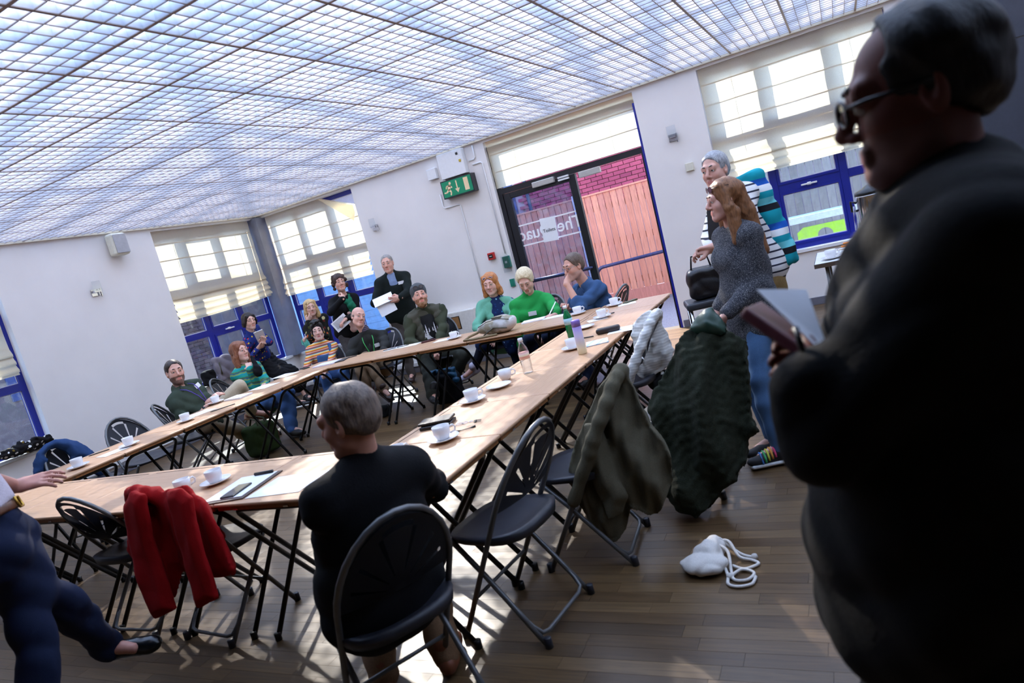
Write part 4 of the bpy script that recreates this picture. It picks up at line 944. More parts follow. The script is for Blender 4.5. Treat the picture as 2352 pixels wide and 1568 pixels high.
    def collar(p, mat, h=.045, name='collar'):
        """two turned-down collar points either side of the throat"""
        ax_ = nv(p.H - p.N)
        for q in (-1, 1):
            s = SDF()
            pts = [p.N + ax_ * .035 * p.sc - p.Fc * .062 * p.sc, p.N + ax_ * .03 * p.sc + p.L * q * .062 * p.sc, p.N + ax_ * .01 * p.sc + p.L * q * .035 * p.sc + p.Fc * .060 * p.sc, p.N - ax_ * .035 * p.sc + p.L * q * .050 * p.sc + p.Fc * .085 * p.sc]
            for a, b in zip(pts, pts[1:]): s.cone(a, b, .014 * p.sc, .014 * p.sc, .01); s.cone(a - ax_ * .018, b - ax_ * .018, .013 * p.sc, .013 * p.sc, .01)
            p.attach(name, s.mesh(name, .0075), mat)
    def placket(p, mat, lo=.12, hi=.95, off=.118, name='placket'):
        mb = MB(); mb.tube([p.pt(0, lo + (hi - lo) * i / 8, off * p.bulk * (1.0 if i < 6 else 1.0 - .22 * (i - 5))) for i in range(9)], .006, 6); return p.attach(name, mb.mesh(name), mat)
    def pt(p, side, along, fwd): return p.P + (p.N - p.P) * along + p.L * side * p.sc + p.Fc * fwd * p.sc
# ================================================================== clothes with patterns
def stripes(name, cols, per, axis=2, rough=.9, soft=False, wobble=.0):
    t = NT(name); t.bsdf((.5, .5, .5, 1), rough, 0, .2); co = t.coord(); sp = t.n('ShaderNodeSeparateXYZ'); t.l(co, sp.inputs[0]); h = sp.outputs[axis]
    if wobble:
        nz = t.noise(co, 14, 2); m_ = t.n('ShaderNodeMath', operation='MULTIPLY_ADD'); t.l(nz.outputs[0], m_.inputs[0]); m_.inputs[1].default_value = wobble; t.l(h, m_.inputs[2]); h = m_.outputs[0]
    d = t.n('ShaderNodeMath', operation='DIVIDE'); t.l(h, d.inputs[0]); d.inputs[1].default_value = per; fr_ = t.n('ShaderNodeMath', operation='FRACT'); t.l(d.outputs[0], fr_.inputs[0]); n = len(cols)
    c = t.ramp(fr_.outputs[0], [(i / n, srgb(q)) for i, q in enumerate(cols)], 'LINEAR' if soft else 'CONSTANT'); t.l(c, t.b.inputs['Base Color']); nb = t.noise(co, 220, 2); t.bump(nb.outputs[0], .3, .003); return t.m
def spots(name, base, cols, scale, thr=.32, rough=.85):
    t = NT(name); t.bsdf(srgb(base), rough, 0, .2); co = t.coord(); vo = t.n('ShaderNodeTexVoronoi'); vo.inputs['Scale'].default_value = scale; t.l(co, vo.inputs['Vector'])
    pick = t.n('ShaderNodeSeparateColor'); t.l(vo.outputs['Color'], pick.inputs[0]); n = len(cols); pal = t.ramp(pick.outputs[0], [(i / n, srgb(q)) for i, q in enumerate(cols)], 'CONSTANT')
    nz = t.noise(co, scale * 1.5, 2); ad = t.n('ShaderNodeMath', operation='MULTIPLY_ADD'); t.l(nz.outputs[0], ad.inputs[0]); ad.inputs[1].default_value = .35; t.l(vo.outputs['Distance'], ad.inputs[2])
    ls = t.n('ShaderNodeMath', operation='LESS_THAN'); t.l(ad.outputs[0], ls.inputs[0]); ls.inputs[1].default_value = thr + .17; t.l(t.mix(ls.outputs[0], srgb(base), pal), t.b.inputs['Base Color']); return t.m
JEANS = fabric('blue_denim', (72, 106, 156), var=.22, scale=420, rgb2=(52, 80, 128)); DJEANS = fabric('dark_denim', (34, 46, 74), var=.2, scale=420)
BLK = fabric('black_cloth', (17, 17, 20), var=.15); BLKSHOE = simple('black_shoe', (20, 20, 22), .4); BRSHOE = simple('brown_leather', (120, 66, 40), .4, var=.15); DKBR = simple('dark_brown_leather', (58, 36, 30), .45, var=.15)
OLIVE = fabric('olive_fleece', (62, 66, 48), var=.15, scale=220); KHAKI = fabric('stone_chino', (196, 180, 152)); KHAKI2 = fabric('tan_chino', (142, 118, 92)); DKOL = fabric('dark_olive_trouser', (52, 54, 46))
NAVY = fabric('navy_jersey', (24, 27, 46)); GREYT = fabric('grey_check', (92, 88, 88), var=.25, scale=90)
GOLD = simple('gold_metal', (200, 160, 70), .3, .9); DARKLENS = simple('dark_lens', (30, 26, 34), .08); BLKPL = simple('black_plastic', (18, 18, 20), .3)
WH = np.array([0, 0, 1.0])
def atz(v, z): return Vector((v[0], v[1], z))
def lanyard(p, mat, tagm, off=.115, low=.18, fw=.13):
    g = empty('lanyard'); g.parent = p.root; world_child(g); a = p.pt(.06, .99, .06); b = p.pt(-.06, .99, .06); m1 = p.pt(.05, .80, off); m2 = p.pt(-.05, .80, off); e = p.pt(.0, low + .12, fw)
    mb = MB(); mb.tube([a, p.pt(.06, .90, off * .85), m1, p.pt(.028, .62, off + .012), e], .0045, 6); p.attach('strap', mb.mesh('strap'), mat, g); mb = MB(); mb.tube([b, p.pt(-.06, .90, off * .85), m2, p.pt(-.028, .62, off + .012), e], .0045, 6); p.attach('strap', mb.mesh('strap'), mat, g)
    mb = MB(); c = p.pt(0, low + .04, fw + .004); u, s_ = p.up * .042, p.L * .03; n_ = p.Fc * .003
    mb.add([c - s_ - u, c + s_ - u, c + s_ + u, c - s_ + u, c - s_ - u - n_, c + s_ - u - n_, c + s_ + u - n_, c - s_ + u - n_], [(0, 1, 2, 3), (4, 7, 6, 5), (0, 4, 5, 1), (1, 5, 6, 2), (2, 6, 7, 3), (3, 7, 4, 0)]); p.attach('pass_card', mb.mesh('pass_card'), tagm, g)
def sheet(name, c, u, v, mat=None, th=.0015, label=None, cat=None, group=None, parent=None, lines=0, bend=0.0):
    """a sheet of paper: centre c, half-axes u and v"""
    c, u, v = (np.array(q, float) for q in (c, u, v)); n_ = nv(np.cross(u, v)); mb = MB(); N = 6 if bend else 1; vs = []; fs = []
    for i in range(N + 1):
        k = -1 + 2 * i / N; b = n_ * bend * (1 - k * k)
        for w_ in (-1, 1):
            for h in (0, 1): vs.append(c + u * k + v * w_ + b + n_ * th * (h - .5))
    for i in range(N):
        a = i * 4; b = a + 4; fs += [(a + 1, a + 3, b + 3, b + 1), (a, b, b + 2, a + 2), (a, a + 1, b + 1, b), (a + 2, b + 2, b + 3, a + 3)]
    fs += [(0, 2, 3, 1), (N * 4, N * 4 + 1, N * 4 + 3, N * 4 + 2)]; mb.add(vs, fs); o = mb.build(name, mat or PAPER)
    if label: tag(o, label, cat, group)
    if parent is not None: o.parent = parent; world_child(o)
    for i in range(lines):
        y = .72 - 1.35 * i / max(1, lines); ln = MB(); w0 = .8 if i % 4 else .5; z = n_ * (th * .5 + .0006)
        a = c - u * .8 + v * y + z; b = c + u * (w0 - .1) + v * y + z; hh = v * .028; ln.add([a - hh, b - hh, b + hh, a + hh], [(0, 1, 2, 3)]); q = ln.build('print_line', INK, o)
        if o.parent is not None: world_child(q)
    return o
def hold_dir(a, b): return nv(np.array(b, float) - np.array(a, float))
def stand_legs(p, dx=.0, sep=.09, fwd=0.0):
    for q in (-1, 1): p.set_leg(q, p.P + p.Lh * sep * q - WH * (p.P[2] - .085) + p.Fh * fwd * q, fd=p.Fh + p.Lh * .25 * q)
def sit_legs(p, reach=.42, sep=.11, tuck=.0):
    for q in (-1, 1): p.set_leg(q, p.P + p.Fh * (reach - tuck) + p.Lh * sep * q - WH * (p.P[2] - .085), pole=p.Fh + WH * 1.2, fd=p.Fh + p.Lh * .15 * q)
# ---------------------------------------------------------------- left row: bearded man in dark green shirt
h = at_x(402, 855, -6.0); p = Person('bearded man in dark green shirt with purple lanyard, legs crossed', h, 12, at_x(478, 962, -5.92), 48, (216, 166, 146), 1.0, pitch=2, neck=at_x(412, 893, -6.02), hip=75)
p.set_arm(1, at_x(480, 922, -5.80), pole=-WH - p.L * -.6, hd=at_x(500, 905, -5.75) - at_x(480, 922, -5.80), curl=.5); p.set_arm(-1, at_x(474, 935, -5.74), pole=-WH - p.L * .8 - p.Fc * .4, hd=heading(h, 80) + WH * .2, curl=.7)
p.set_leg(1, at_x(578, 945, -5.98), pole=WH * 1.5 + heading(h, 60), fd=heading(h, 80) - WH * .25); p.set_leg(-1, at_z(585, 1010, .10) * 1.0, pole=heading(h, 75) + WH, fd=heading(h, 60))
p.body(beard=((58, 40, 32), 'full'), brows=(60, 44, 36)); p.hair('short', hair_mat('dark_brown_hair', (58, 42, 34), (34, 24, 20)), .6)
SH1 = fabric('dark_green_shirt', (60, 72, 60)); p.top('shirt', SH1, .012, .86, collar=.0, fold=.008, fr=38); p.trousers(KHAKI); p.shoes(BRSHOE, simple('tan_sole', (120, 84, 56), .7)); p.badge(.085, .80, .07, .045, .118)
lanyard(p, simple('purple_strap', (92, 70, 168), .6), simple('purple_card', (110, 80, 180), .4), .137, .15, .15); p.collar(SH1); p.placket(fabric('dark_green_seam', (44, 54, 44)), .2, .95, .120)
mb = MB(); el, wr = p.arm[-1]; mb.lathe([(.031, -.011), (.033, 0), (.031, .011)], 14, el + (wr - el) * .93, 0, nv(wr - el)); p.attach('watch', mb.mesh('watch'), BLKPL)
# ---------------------------------------------------------------- woman in teal patterned cardigan
h = at_x(550, 808, -6.35); p = Person('woman with long auburn hair in teal and yellow patterned knit cardigan', h, 40, at_x(606, 925, -6.28), 42, (226, 178, 160), .98, 1.05, pitch=4, female=True, neck=at_x(560, 842, -6.38))
p.set_arm(-1, at_x(573, 846, -6.12), pole=-WH - p.L * -.3 + p.Fc * .3, hd=h + Vector(p.R[1]) * .09 - Vector(p.R[2]) * .075 - at_x(573, 846, -6.12), nrm=p.Fc - p.L, curl=1.0); p.set_arm(1, at_x(606, 884, -6.0), pole=-WH + p.L, curl=.7)
sit_legs(p, .40, .10); p.set_leg(1, at_z(672, 985, .10), pole=WH + heading(h, 50), fd=heading(h, 40))
p.body(mouth_open=.002, brows=(120, 84, 60)); p.hair('long', hair_mat('auburn_hair', (150, 96, 66), (110, 58, 42)), .8, .05)
p.top('cardigan', stripes('teal_knit', [(24, 128, 140), (30, 150, 150), (150, 168, 60), (22, 96, 128), (84, 92, 44), (34, 150, 132)], .075, wobble=.05, soft=True), .018, .97, collar=.02, fold=.005); p.trousers(JEANS); p.shoes(BLKSHOE, hi=.06)
s = SDF(); c = np.array(at_x(592, 852, -6.02)); s.ell(c, (.05, .05, .07), .02).cone(c + [0, 0, .05], np.array(at_x(578, 820, -6.1)), .03, .018); p.attach('draped_scarf', s.mesh('scarf', .01, lambda q: wob(q, .004, 60)), BLK)
# ---------------------------------------------------------------- woman in blue floral top on the sill
h = at_x(572, 738, -7.35); p = Person('dark haired woman in blue bird print top and black skirt perched on sill', h, 25, atz(at_x(604, 822, -7.62), .74), 50, (222, 176, 156), .97, .92, female=True, neck=at_x(573, 764, -7.4))
p.set_arm(1, at_x(603, 790, -7.2), pole=-WH + p.L, hd=p.Fc * .4 + WH * .8, nrm=p.L, curl=1.1); p.set_arm(-1, at_x(592, 800, -7.25), pole=-WH - p.L, curl=.9)
for q in (-1, 1): p.set_leg(q, np.array((-7.12, 7.02 + .10 * q, .10)), pole=p.Fh + WH, fd=heading(h, 60))
p.body(brows=(44, 30, 26)); p.hair('bob', hair_mat('near_black_hair', (44, 32, 28), (24, 18, 16)), .3, -.02)
p.top('blouse', spots('bird_print', (38, 52, 122), [(226, 190, 60), (20, 20, 34), (206, 60, 60), (30, 34, 60), (20, 20, 34)], 26, .30), .012, .95, collar=.01)
def skirt(s):
    s.cone(p.P + WH * .07, p.P, .115, .13, .04, fr=np.stack([p.L, p.Fc, p.up]), sc=(1.35, 1, 1))
    for q in (-1, 1): s.cone(p.Hip[q], p.leg[q][0], .10, .10, .06); s.cone(p.leg[q][0], p.leg[q][0] + (p.leg[q][1] - p.leg[q][0]) * .45, .10, .12, .06)
p.cloth('skirt', fabric('black_tulle', (20, 20, 24)), skirt, .014, .008, 60); p.shoes(BLKSHOE, simple('white_sole', (230, 230, 230), .6), hi=.0, sock=None)
sheet('notepad', np.array(at_x(598, 772, -7.2)), p.up * .10, p.L * .07 * .5 + p.Fc * .05, PAPER, .008, parent=p.root)
mb = MB(); w_ = p.arm[1][1]; mb.tube([w_ + WH * .05 - p.Fc * .02, w_ + WH * .17 + p.L * .03], .004, 6); p.attach('pen', mb.mesh('pen'), BLKPL)
# ---------------------------------------------------------------- blonde woman with hand over mouth on the back sill
h = at_y(713, 707, 7.45); p = Person('blonde woman in dark floral blouse seated on sill, hand over mouth', h, 8, at_y(745, 800, 7.72), 25, (226, 180, 160), .97, 1.02, female=True, neck=at_y(722, 735, 7.5))
p.set_arm(-1, at_y(706, 738, 7.30), pole=-WH - p.L * .2 + p.Fc * .2, hd=h + Vector(p.R[1]) * .085 - Vector(p.R[2]) * .06 - at_y(706, 738, 7.30), nrm=p.Fc, curl=.9); p.set_arm(1, at_y(712, 768, 7.32), pole=-WH + p.L, hd=-p.L, curl=.7)
sit_legs(p, .34, .09)
p.body(brows=(150, 118, 84)); p.hair('long', hair_mat('blonde_hair', (226, 196, 144), (180, 140, 92)), .6, .0)
p.top('blouse', spots('dark_floral', (30, 30, 26), [(196, 92, 46), (204, 192, 140), (110, 44, 40), (70, 76, 40), (30, 30, 26)], 13, .36), .016, .97, collar=.0); p.trousers(DJEANS); p.shoes(BLKSHOE); p.glasses(simple('amber_frame', (120, 78, 44), .3), .062, .035, simple('amber_lens', (90, 60, 40), .1))
# ---------------------------------------------------------------- woman in rainbow stripes
h = at_y(729, 760, 6.45); p = Person('woman in rainbow striped polo neck and denim dungarees, dark hair pinned up', h, 0, at_y(752, 862, 6.45), 8, (232, 190, 174), .95, .9, female=True, neck=at_y(737, 789, 6.47), hip=12)
for q in (-1, 1): p.set_arm(q, at_y(743 + 7 * q, 850, 6.14), pole=-WH * .6 + p.L * q - p.Fc * .3, hd=p.Fc * .6 - p.L * q * .6 - WH * .4, curl=.9)
sit_legs(p, .38, .13)
p.body(brows=(36, 26, 24), lips=(186, 96, 96)); p.hair('updo', hair_mat('black_hair', (30, 24, 24), (14, 12, 12)), .5)
RB = stripes('rainbow_knit', [(206, 92, 44), (222, 168, 60), (228, 214, 176), (74, 116, 130), (176, 64, 52), (216, 190, 170)], .062); p.top('jumper', RB, .010, .97, collar=.075, fold=.002, res=.011)
def dung(s):
    fr = np.stack([p.L, p.Fc, p.up]); s.box(p.pt(0, .40, .142), (.095, .016, .12), .008, fr=fr)
    s.cone(p.pt(.085, .58, .145), p.pt(.09, .93, .075), .018, .018, .01); s.cone(p.pt(.09, .93, .05), p.pt(.06, .97, -.06), .018, .018)
    s.cone(p.P - WH * .02, p.P + p.up * .16, .118, .108, .04, fr=fr, sc=(1.38, 1, 1)); p.legs(s, .012, 1.0, .02, .05)
p.cloth('dungarees', JEANS, dung, .013, .004, 34); p.shoes(simple('grey_trainer', (170, 168, 166), .7)); p.glasses(BLKPL, .072, .03, DARKLENS, .024)
for q in (-1, 1): mb = MB(); mb.tube([p.hl(q * .078, .0, -.03), p.hl(q * .080, .002, -.05)], .007, 8); p.attach('earring', mb.mesh('earring'), GOLD)
# ---------------------------------------------------------------- standing woman, black cardigan and green scarf
h = at_y(780, 650, 7.2); p = Person('standing woman in black cardigan and green scarf, hand at her chin', h, 12, atz(at_y(803, 760, 7.28), .92), 18, (220, 168, 148), .95, 1.03, pitch=6, female=True, neck=at_y(788, 680, 7.24))
p.set_arm(-1, at_y(788, 685, 6.98), pole=-WH * .8 - p.L, hd=h + Vector(p.R[1]) * .085 - Vector(p.R[2]) * .085 - at_y(788, 685, 6.98), nrm=p.Fc, curl=1.1); p.set_arm(1, at_y(795, 732, 6.98), pole=-WH + p.L, hd=-p.L * .7 + p.Fc * .2 - WH * .3, curl=.8)
stand_legs(p); p.body(brows=(60, 40, 34)); p.hair('curly', hair_mat('dark_curl', (74, 46, 36), (40, 24, 20)), .7, seed=2)
p.top('cardigan', BLK, .016, .97, .03, collar=.0); p.trousers(GREYT, flare=.04, t=.016); p.shoes(simple('red_shoe', (120, 40, 44), .5))
def scarf(s):
    for q in (-1, 1): s.cone(p.pt(.055 * q, .99, .03), p.pt(.05, .72, .145), .036, .040, .02)
    s.cone(p.pt(.05, .72, .15), p.pt(.075, .05, .18), .042, .06, .03, fr=np.stack([p.L, p.Fc, p.up]), sc=(1.25, .6, 1))
p.cloth('scarf', fabric('green_scarf', (30, 116, 84)), scarf, .011, .005, 60)
def scarf2(s): s.cone(p.pt(-.005, .52, .165), p.pt(.01, .05, .20), .03, .045, .03, fr=np.stack([p.L, p.Fc, p.up]), sc=(1.2, .6, 1))
p.cloth('scarf_tail', fabric('pink_scarf', (222, 178, 164)), scarf2, .011, .005, 60)
sheet('paper', np.array(at_y(783, 741, 6.92)), nv(p.L + WH * .5) * .11, nv(WH - p.L * .5) * .075, parent=p.root, lines=9)
# ---------------------------------------------------------------- man with green lanyard
h = at_y(823, 728, 6.55); p = Person('balding man in dark zip jacket with green lanyard, head tilted', h, 22, at_y(868, 845, 6.68), -2, (222, 170, 150), 1.0, 1.05, roll=20, neck=at_y(842, 768, 6.60), hip=-15)
p.set_arm(-1, at_y(838, 820, 6.28), pole=-WH * .5 - p.L - p.Fc * .3, hd=p.L, curl=.7); p.set_arm(1, at_y(882, 812, 6.25), pole=-WH * .5 + p.L - p.Fc * .3, hd=-p.L, curl=.7)
sit_legs(p, .40, .09); p.set_leg(1, at_y(880, 893, 6.28), pole=WH * 1.2 + heading(h, -40), fd=heading(h, 20) - WH * .35)
p.body(brows=(130, 110, 96)); p.hair('bald', hair_mat('grey_brown_hair', (128, 108, 94), (92, 78, 70)), .4); DKJ = fabric('charcoal_fleece', (44, 44, 42)); p.top('jacket', DKJ, .016, .97, collar=.04, fold=.008, fr=34)
p.cloth('shirt_collar', stripes('check_shirt', [(70, 60, 76), (120, 112, 124), (60, 50, 60)], .02), lambda s: (s.cone(p.N + p.up * .015, p.N + nv(p.H - p.N) * .07, .064, .060, .01), s.ell(p.H, (.07, .09, .07), .005, 'sub')), .009, 0)
p.trousers(KHAKI2); p.shoes(DKBR, simple('brown_sole', (60, 44, 36), .7)); p.badge(.09, .72, .075, .045, .125); lanyard(p, simple('green_strap', (70, 186, 90), .6), simple('white_card', (210, 206, 224), .4), .157, .16, .165); p.placket(BLKPL, .15, .98, .128, 'zip')
# ---------------------------------------------------------------- standing man with papers
h = at_y(890, 606, 7.5); p = Person('standing man in black zip fleece and grey trousers holding papers', h, -12, atz(at_y(920, 712, 7.60), .97), 5, (222, 168, 148), 1.0, 1.04, neck=at_y(899, 632, 7.53))
p.set_arm(1, at_y(918, 684, 7.22), pole=-WH + p.L, hd=-p.L + WH * .05, nrm=p.Fc, curl=.8); p.set_arm(-1, at_y(893, 690, 7.22), pole=-WH - p.L, hd=p.L * .5 + p.Fc * .4, nrm=p.Fc, curl=.8)
stand_legs(p); p.body(brows=(150, 140, 132)); p.hair('short', hair_mat('grey_hair', (166, 160, 154), (116, 110, 106)), .3)
p.cloth('tshirt', fabric('pale_blue_tee', (140, 160, 196)), lambda s: p.torso(s, .006), .013, .002)
def vcut(s): s.box(p.pt(-.01, 1.0, .14), (.048, .10, .11), .01, op='sub', fr=np.stack([p.L * .93 + p.up * .0, p.Fc, p.up]))
p.top('fleece', fabric('black_green_fleece', (22, 30, 28)), .017, .97, .06, collar=.055, extra=vcut); p.trousers(fabric('grey_brown_trouser', (82, 76, 72))); p.shoes(DKBR); p.badge(.085, .80, .075, .04, .13)
sheet('papers', np.array(at_y(880, 688, 7.15)), nv(p.L * .9 + WH * .15) * .13, nv(p.Fc - WH * .35) * .10, th=.006, parent=p.root); sheet('paper', np.array(at_y(888, 705, 7.12)), nv(p.L * .9 + WH * .2) * .11, nv(WH - p.L * .2 - p.Fc * .2) * .09, parent=p.root)
# ---------------------------------------------------------------- man in beanie
h = at_y(964, 680, 6.55); p = Person('bearded man in grey beanie, olive gilet and black forest print t-shirt', h, 6, at_y(1003, 812, 6.66), 8, (222, 166, 144), 1.05, 1.08, pitch=10, neck=at_y(973, 712, 6.60))
p.set_arm(-1, at_y(986, 802, 6.28), pole=-WH * .5 - p.L, hd=p.Fc * .4 + p.L * .5 - WH * .5, curl=.8); p.set_arm(1, at_y(1008, 798, 6.28), pole=-WH * .5 + p.L, hd=p.Fc * .4 - p.L * .5 - WH * .5, curl=.8)
p.set_leg(-1, at_z(996, 930, .10), pole=WH + p.Fh - p.Lh * .5, fd=heading(h, 10)); p.set_leg(1, at_y(1030, 885, 6.5), pole=WH + p.Fh + p.Lh * .8, fd=heading(h, 30))
p.body(beard=((150, 106, 70), 'full'), brows=(130, 92, 62))
def bean(s):
    E = lambda c, r, k=.02, op='add': s.ell(p.hl(*c), np.array(r) * p.sc, k, op, p.R)
    E((0, -.022, .060), (.090, .106, .092)); E((0, -.050, .0), (.086, .080, .070)); E((0, .108, -.052), (.10, .085, .098), .012, 'sub'); s.plane(p.hl(0, 0, -.055), -p.R[2], .01)
p.cloth('beanie', fabric('grey_knit', (92, 94, 96), scale=300), bean, .009, .0015, 160); p.glasses(BLKPL, .082, .012, DARKLENS, .026)
p.cloth('beard', hair_mat('sandy_beard', (160, 116, 78), (120, 82, 54)), lambda s: (s.ell(p.hl(0, .055, -.098), np.array([.045, .045, .038]) * p.sc, .02, fr=p.R), s.cone(p.hl(-.05, .02, -.06), p.hl(-.02, .06, -.10), .018, .016), s.cone(p.hl(.05, .02, -.06), p.hl(.02, .06, -.10), .018, .016), s.ell(p.hl(0, .103, -.062), np.array([.022, .02, .016]) * p.sc, .01, 'sub', p.R)), .007, .003, 140)
t = NT('forest_print_tee'); t.bsdf(srgb(16, 16, 18), .9); p.cloth('tshirt', t.m, lambda s: p.torso(s, .006), .013, .002)
mb = MB(); rnd = random.Random(3)                                          # white tree shapes printed on the chest
for (tx, hgt) in ((-.075, .10), (-.05, .15), (-.02, .11), (.02, .11), (.045, .15), (.072, .11), (0, .07)):
    for k in range(6):
        z0 = k * hgt / 6; w0 = .022 * (1 - k / 7); a = [p.pt(tx - w0, .42 + z0 * 2.0, .126), p.pt(tx + w0, .42 + z0 * 2.0, .126), p.pt(tx, .42 + (z0 + hgt / 3.6) * 2.0, .126)]; mb.add([q + p.Fc * .004 for q in a], [(0, 1, 2)])
p.attach('forest_print', mb.mesh('forest_print'), WV)
def opn(s): s.box(p.pt(0, .60, .16), (.078, .09, .30), .02, op='sub', fr=np.stack([p.L, p.Fc, p.up]))
p.top('fleece_jacket', OLIVE, .018, .97, .04, collar=.05, extra=opn, fold=.008, fr=34); GIL = fabric('grey_gilet', (84, 82, 70))
p.cloth('gilet', GIL, lambda s: (p.torso(s, .028), s.box(p.pt(0, .62, .17), (.085, .10, .34), .02, op='sub', fr=np.stack([p.L, p.Fc, p.up])), s.ell(p.N + p.up * .06, (.085, .085, .07), .01, 'sub'), [s.ell(p.Sh[q] + p.L * q * .075, (.075, .11, .12), .01, 'sub') for q in (-1, 1)]), .012, .006, 50)
p.trousers(DKOL, .016, flare=.015, fold=.006); p.shoes(simple('black_boot', (26, 26, 28), .5, bump=.3, bscale=120), hi=.09, ln=1.05)
# ---------------------------------------------------------------- woman in mint cardigan
h = at_y(1127, 652, 6.72); p = Person('ginger haired woman laughing in mint cardigan and navy print dress', h, -18, at_y(1148, 772, 6.80), 5, (230, 178, 160), .99, 1.12, pitch=-4, female=True, jaw=1.1, neck=at_y(1138, 688, 6.76))
p.set_arm(-1, at_y(1118, 772, 6.3), pole=-WH * .6 - p.L, hd=p.Fc * .5 - WH * .3 + p.L * .3, curl=.6); p.set_arm(1, at_y(1180, 770, 6.3), pole=-WH * .6 + p.L, hd=p.Fc * .5 - p.L * .4, curl=.6)
sit_legs(p, .40, .08); p.set_leg(-1, at_y(1088, 846, 6.35), pole=WH * .5 + p.Fh, fd=heading(h, -75) - WH * .2)
p.body(mouth_open=.003, brows=(176, 128, 92), lips=(204, 132, 124)); p.hair('long', hair_mat('ginger_hair', (206, 136, 78), (160, 92, 50)), 1.0, -.02)
p.cloth('dress', spots('navy_print', (24, 42, 84), [(150, 196, 214), (60, 130, 170), (30, 60, 110), (24, 42, 84)], 30, .26), lambda s: (p.torso(s, .010), [s.cone(p.Hip[q], p.leg[q][0], .10, .095, .06) for q in (-1, 1)], [s.cone(p.leg[q][0], p.leg[q][0] + (p.leg[q][1] - p.leg[q][0]) * .25, .095, .10, .06) for q in (-1, 1)]), .014, .004)
def opn(s): s.box(p.pt(0, .60, .16), (.055, .10, .34), .02, op='sub', fr=np.stack([p.L, p.Fc, p.up]))
p.top('cardigan', fabric('mint_knit', (112, 178, 150)), .016, .96, .05, collar=.0, extra=opn, fold=.008, fr=34); p.cloth('leggings', NAVY, lambda s: p.legs(s, .002), .013, .002); p.shoes(simple('lilac_pump', (196, 188, 206), .7)); p.glasses(simple('lilac_frame', (190, 186, 214), .3), .070, .030, simple('smoke_lens', (74, 74, 96), .1))
# ---------------------------------------------------------------- woman in green jumper
h = at_y(1207, 644, 6.40); p = Person('white haired woman looking down in bright green knitted jumper', h, -14, at_y(1235, 770, 6.55), 2, (226, 176, 156), 1.0, 1.16, pitch=-30, female=True, neck=at_y(1219, 682, 6.50))
p.set_arm(1, at_y(1284, 728, 6.05), pole=-WH * .6 + p.L, hd=p.Fc * .3 - p.L * .6 + WH * .1, nrm=WH, curl=1.0); p.set_arm(-1, at_y(1228, 772, 6.22), pole=-WH * .4 - p.L - p.Fc * .2, hd=p.L * .6 + p.Fc * .5 - WH * .3, curl=.7)
sit_legs(p, .38, .10); p.body(brows=(196, 176, 150), mouth_open=.001); p.hair('short', hair_mat('white_blonde_hair', (236, 220, 184), (196, 172, 128)), 1.9)
GRN = fabric('green_knit', (40, 160, 76), scale=260, bump=.5); p.top('jumper', GRN, .020, .97, .03, collar=.065, fold=.007, fr=32); p.trousers(DJEANS); p.shoes(BLKSHOE); p.badge(-.02, .70, .085, .045, .155)
w_ = p.arm[1][1]; sheet('folded_paper', w_ + WH * .05 - p.L * .05 + p.Fc * .02, nv(WH - p.L * -.8) * .10, p.Fc * .02, parent=p.root); mb = MB(); mb.tube([w_ - p.L * .02 + WH * .06, w_ - p.L * .09 - WH * .02 + p.Fc * .05], .0045, 6); p.attach('pen', mb.mesh('pen'), BLKPL)
# ---------------------------------------------------------------- man in blue shirt, hand on mouth
h = at_y(1318, 612, 6.22); p = Person('bespectacled man in slate blue shirt resting his chin on his fist', h, -52, at_y(1392, 742, 6.40), -58, (214, 160, 138), 1.04, 1.05, pitch=-6, neck=at_y(1345, 652, 6.32))
el_ = at_y(1303, 703, 5.92); p.set_arm(1, at_y(1301, 650, 6.06), pole=np.array(el_) - (p.Sh[1] + np.array(at_y(1301, 650, 6.06))) / 2, hd=h + Vector(p.R[1]) * .08 - Vector(p.R[2]) * .07 - at_y(1301, 650, 6.06), nrm=-p.R[0], curl=1.3); p.set_arm(-1, at_y(1300, 708, 6.22), pole=-WH - p.L, curl=.6)
sit_legs(p, .40, .12); p.body(brows=(96, 84, 76), beard=((150, 142, 136), 'stubble')); p.hair('short', hair_mat('brown_grey_hair', (112, 92, 78), (72, 58, 50)), .5); p.glasses(simple('thin_metal', (150, 150, 150), .2, .9), .0, .0, None, .021, wire=.0016)
p.top('shirt', fabric('slate_blue_shirt', (58, 88, 128)), .014, .62, .04, collar=.0, fold=.009, fr=36); p.collar(fabric('slate_blue_shirt', (58, 88, 128))); p.trousers(DJEANS); p.shoes(BLKSHOE)
# ---------------------------------------------------------------- grey-haired woman behind
h = at_y(1643, 392, 4.75); p = Person('grey haired woman in striped top half hidden behind the tweed cardigan', h, -30, atz(at_y(1752, 640, 4.88), .96), -45, (214, 164, 146), .99, 1.0, female=True, neck=at_y(1672, 436, 4.86))
p.set_arm(-1, at_y(1632, 572, 4.52), pole=-WH - p.L, hd=heading(h, -100) - WH * .1, curl=.9); p.set_arm(1, at_y(1640, 566, 4.50), pole=-WH + p.L, hd=heading(h, -110), curl=.9)
stand_legs(p); p.body(brows=(120, 112, 108)); p.hair('short', hair_mat('silver_hair', (176, 176, 178), (112, 112, 116)), .7)
p.top('striped_top', stripes('breton', [(226, 224, 222), (226, 224, 222), (226, 224, 222), (44, 46, 60)], .045), .014, .92, .04, collar=.0); p.trousers(fabric('khaki_trouser', (146, 120, 78))); p.shoes(BLKSHOE)
s = SDF(); c = p.pt(.03, .46, -.085); s.box(c, (.185, .085, .34), .06, fr=np.stack([p.L, p.Fc, p.up])); p.attach('shawl', s.mesh('shawl', .015, lambda q: wob(q, .008, 30)), stripes('teal_shawl', [(20, 150, 164), (20, 150, 164), (24, 24, 30), (110, 200, 206), (20, 150, 164), (230, 232, 230), (30, 90, 180)], .30))
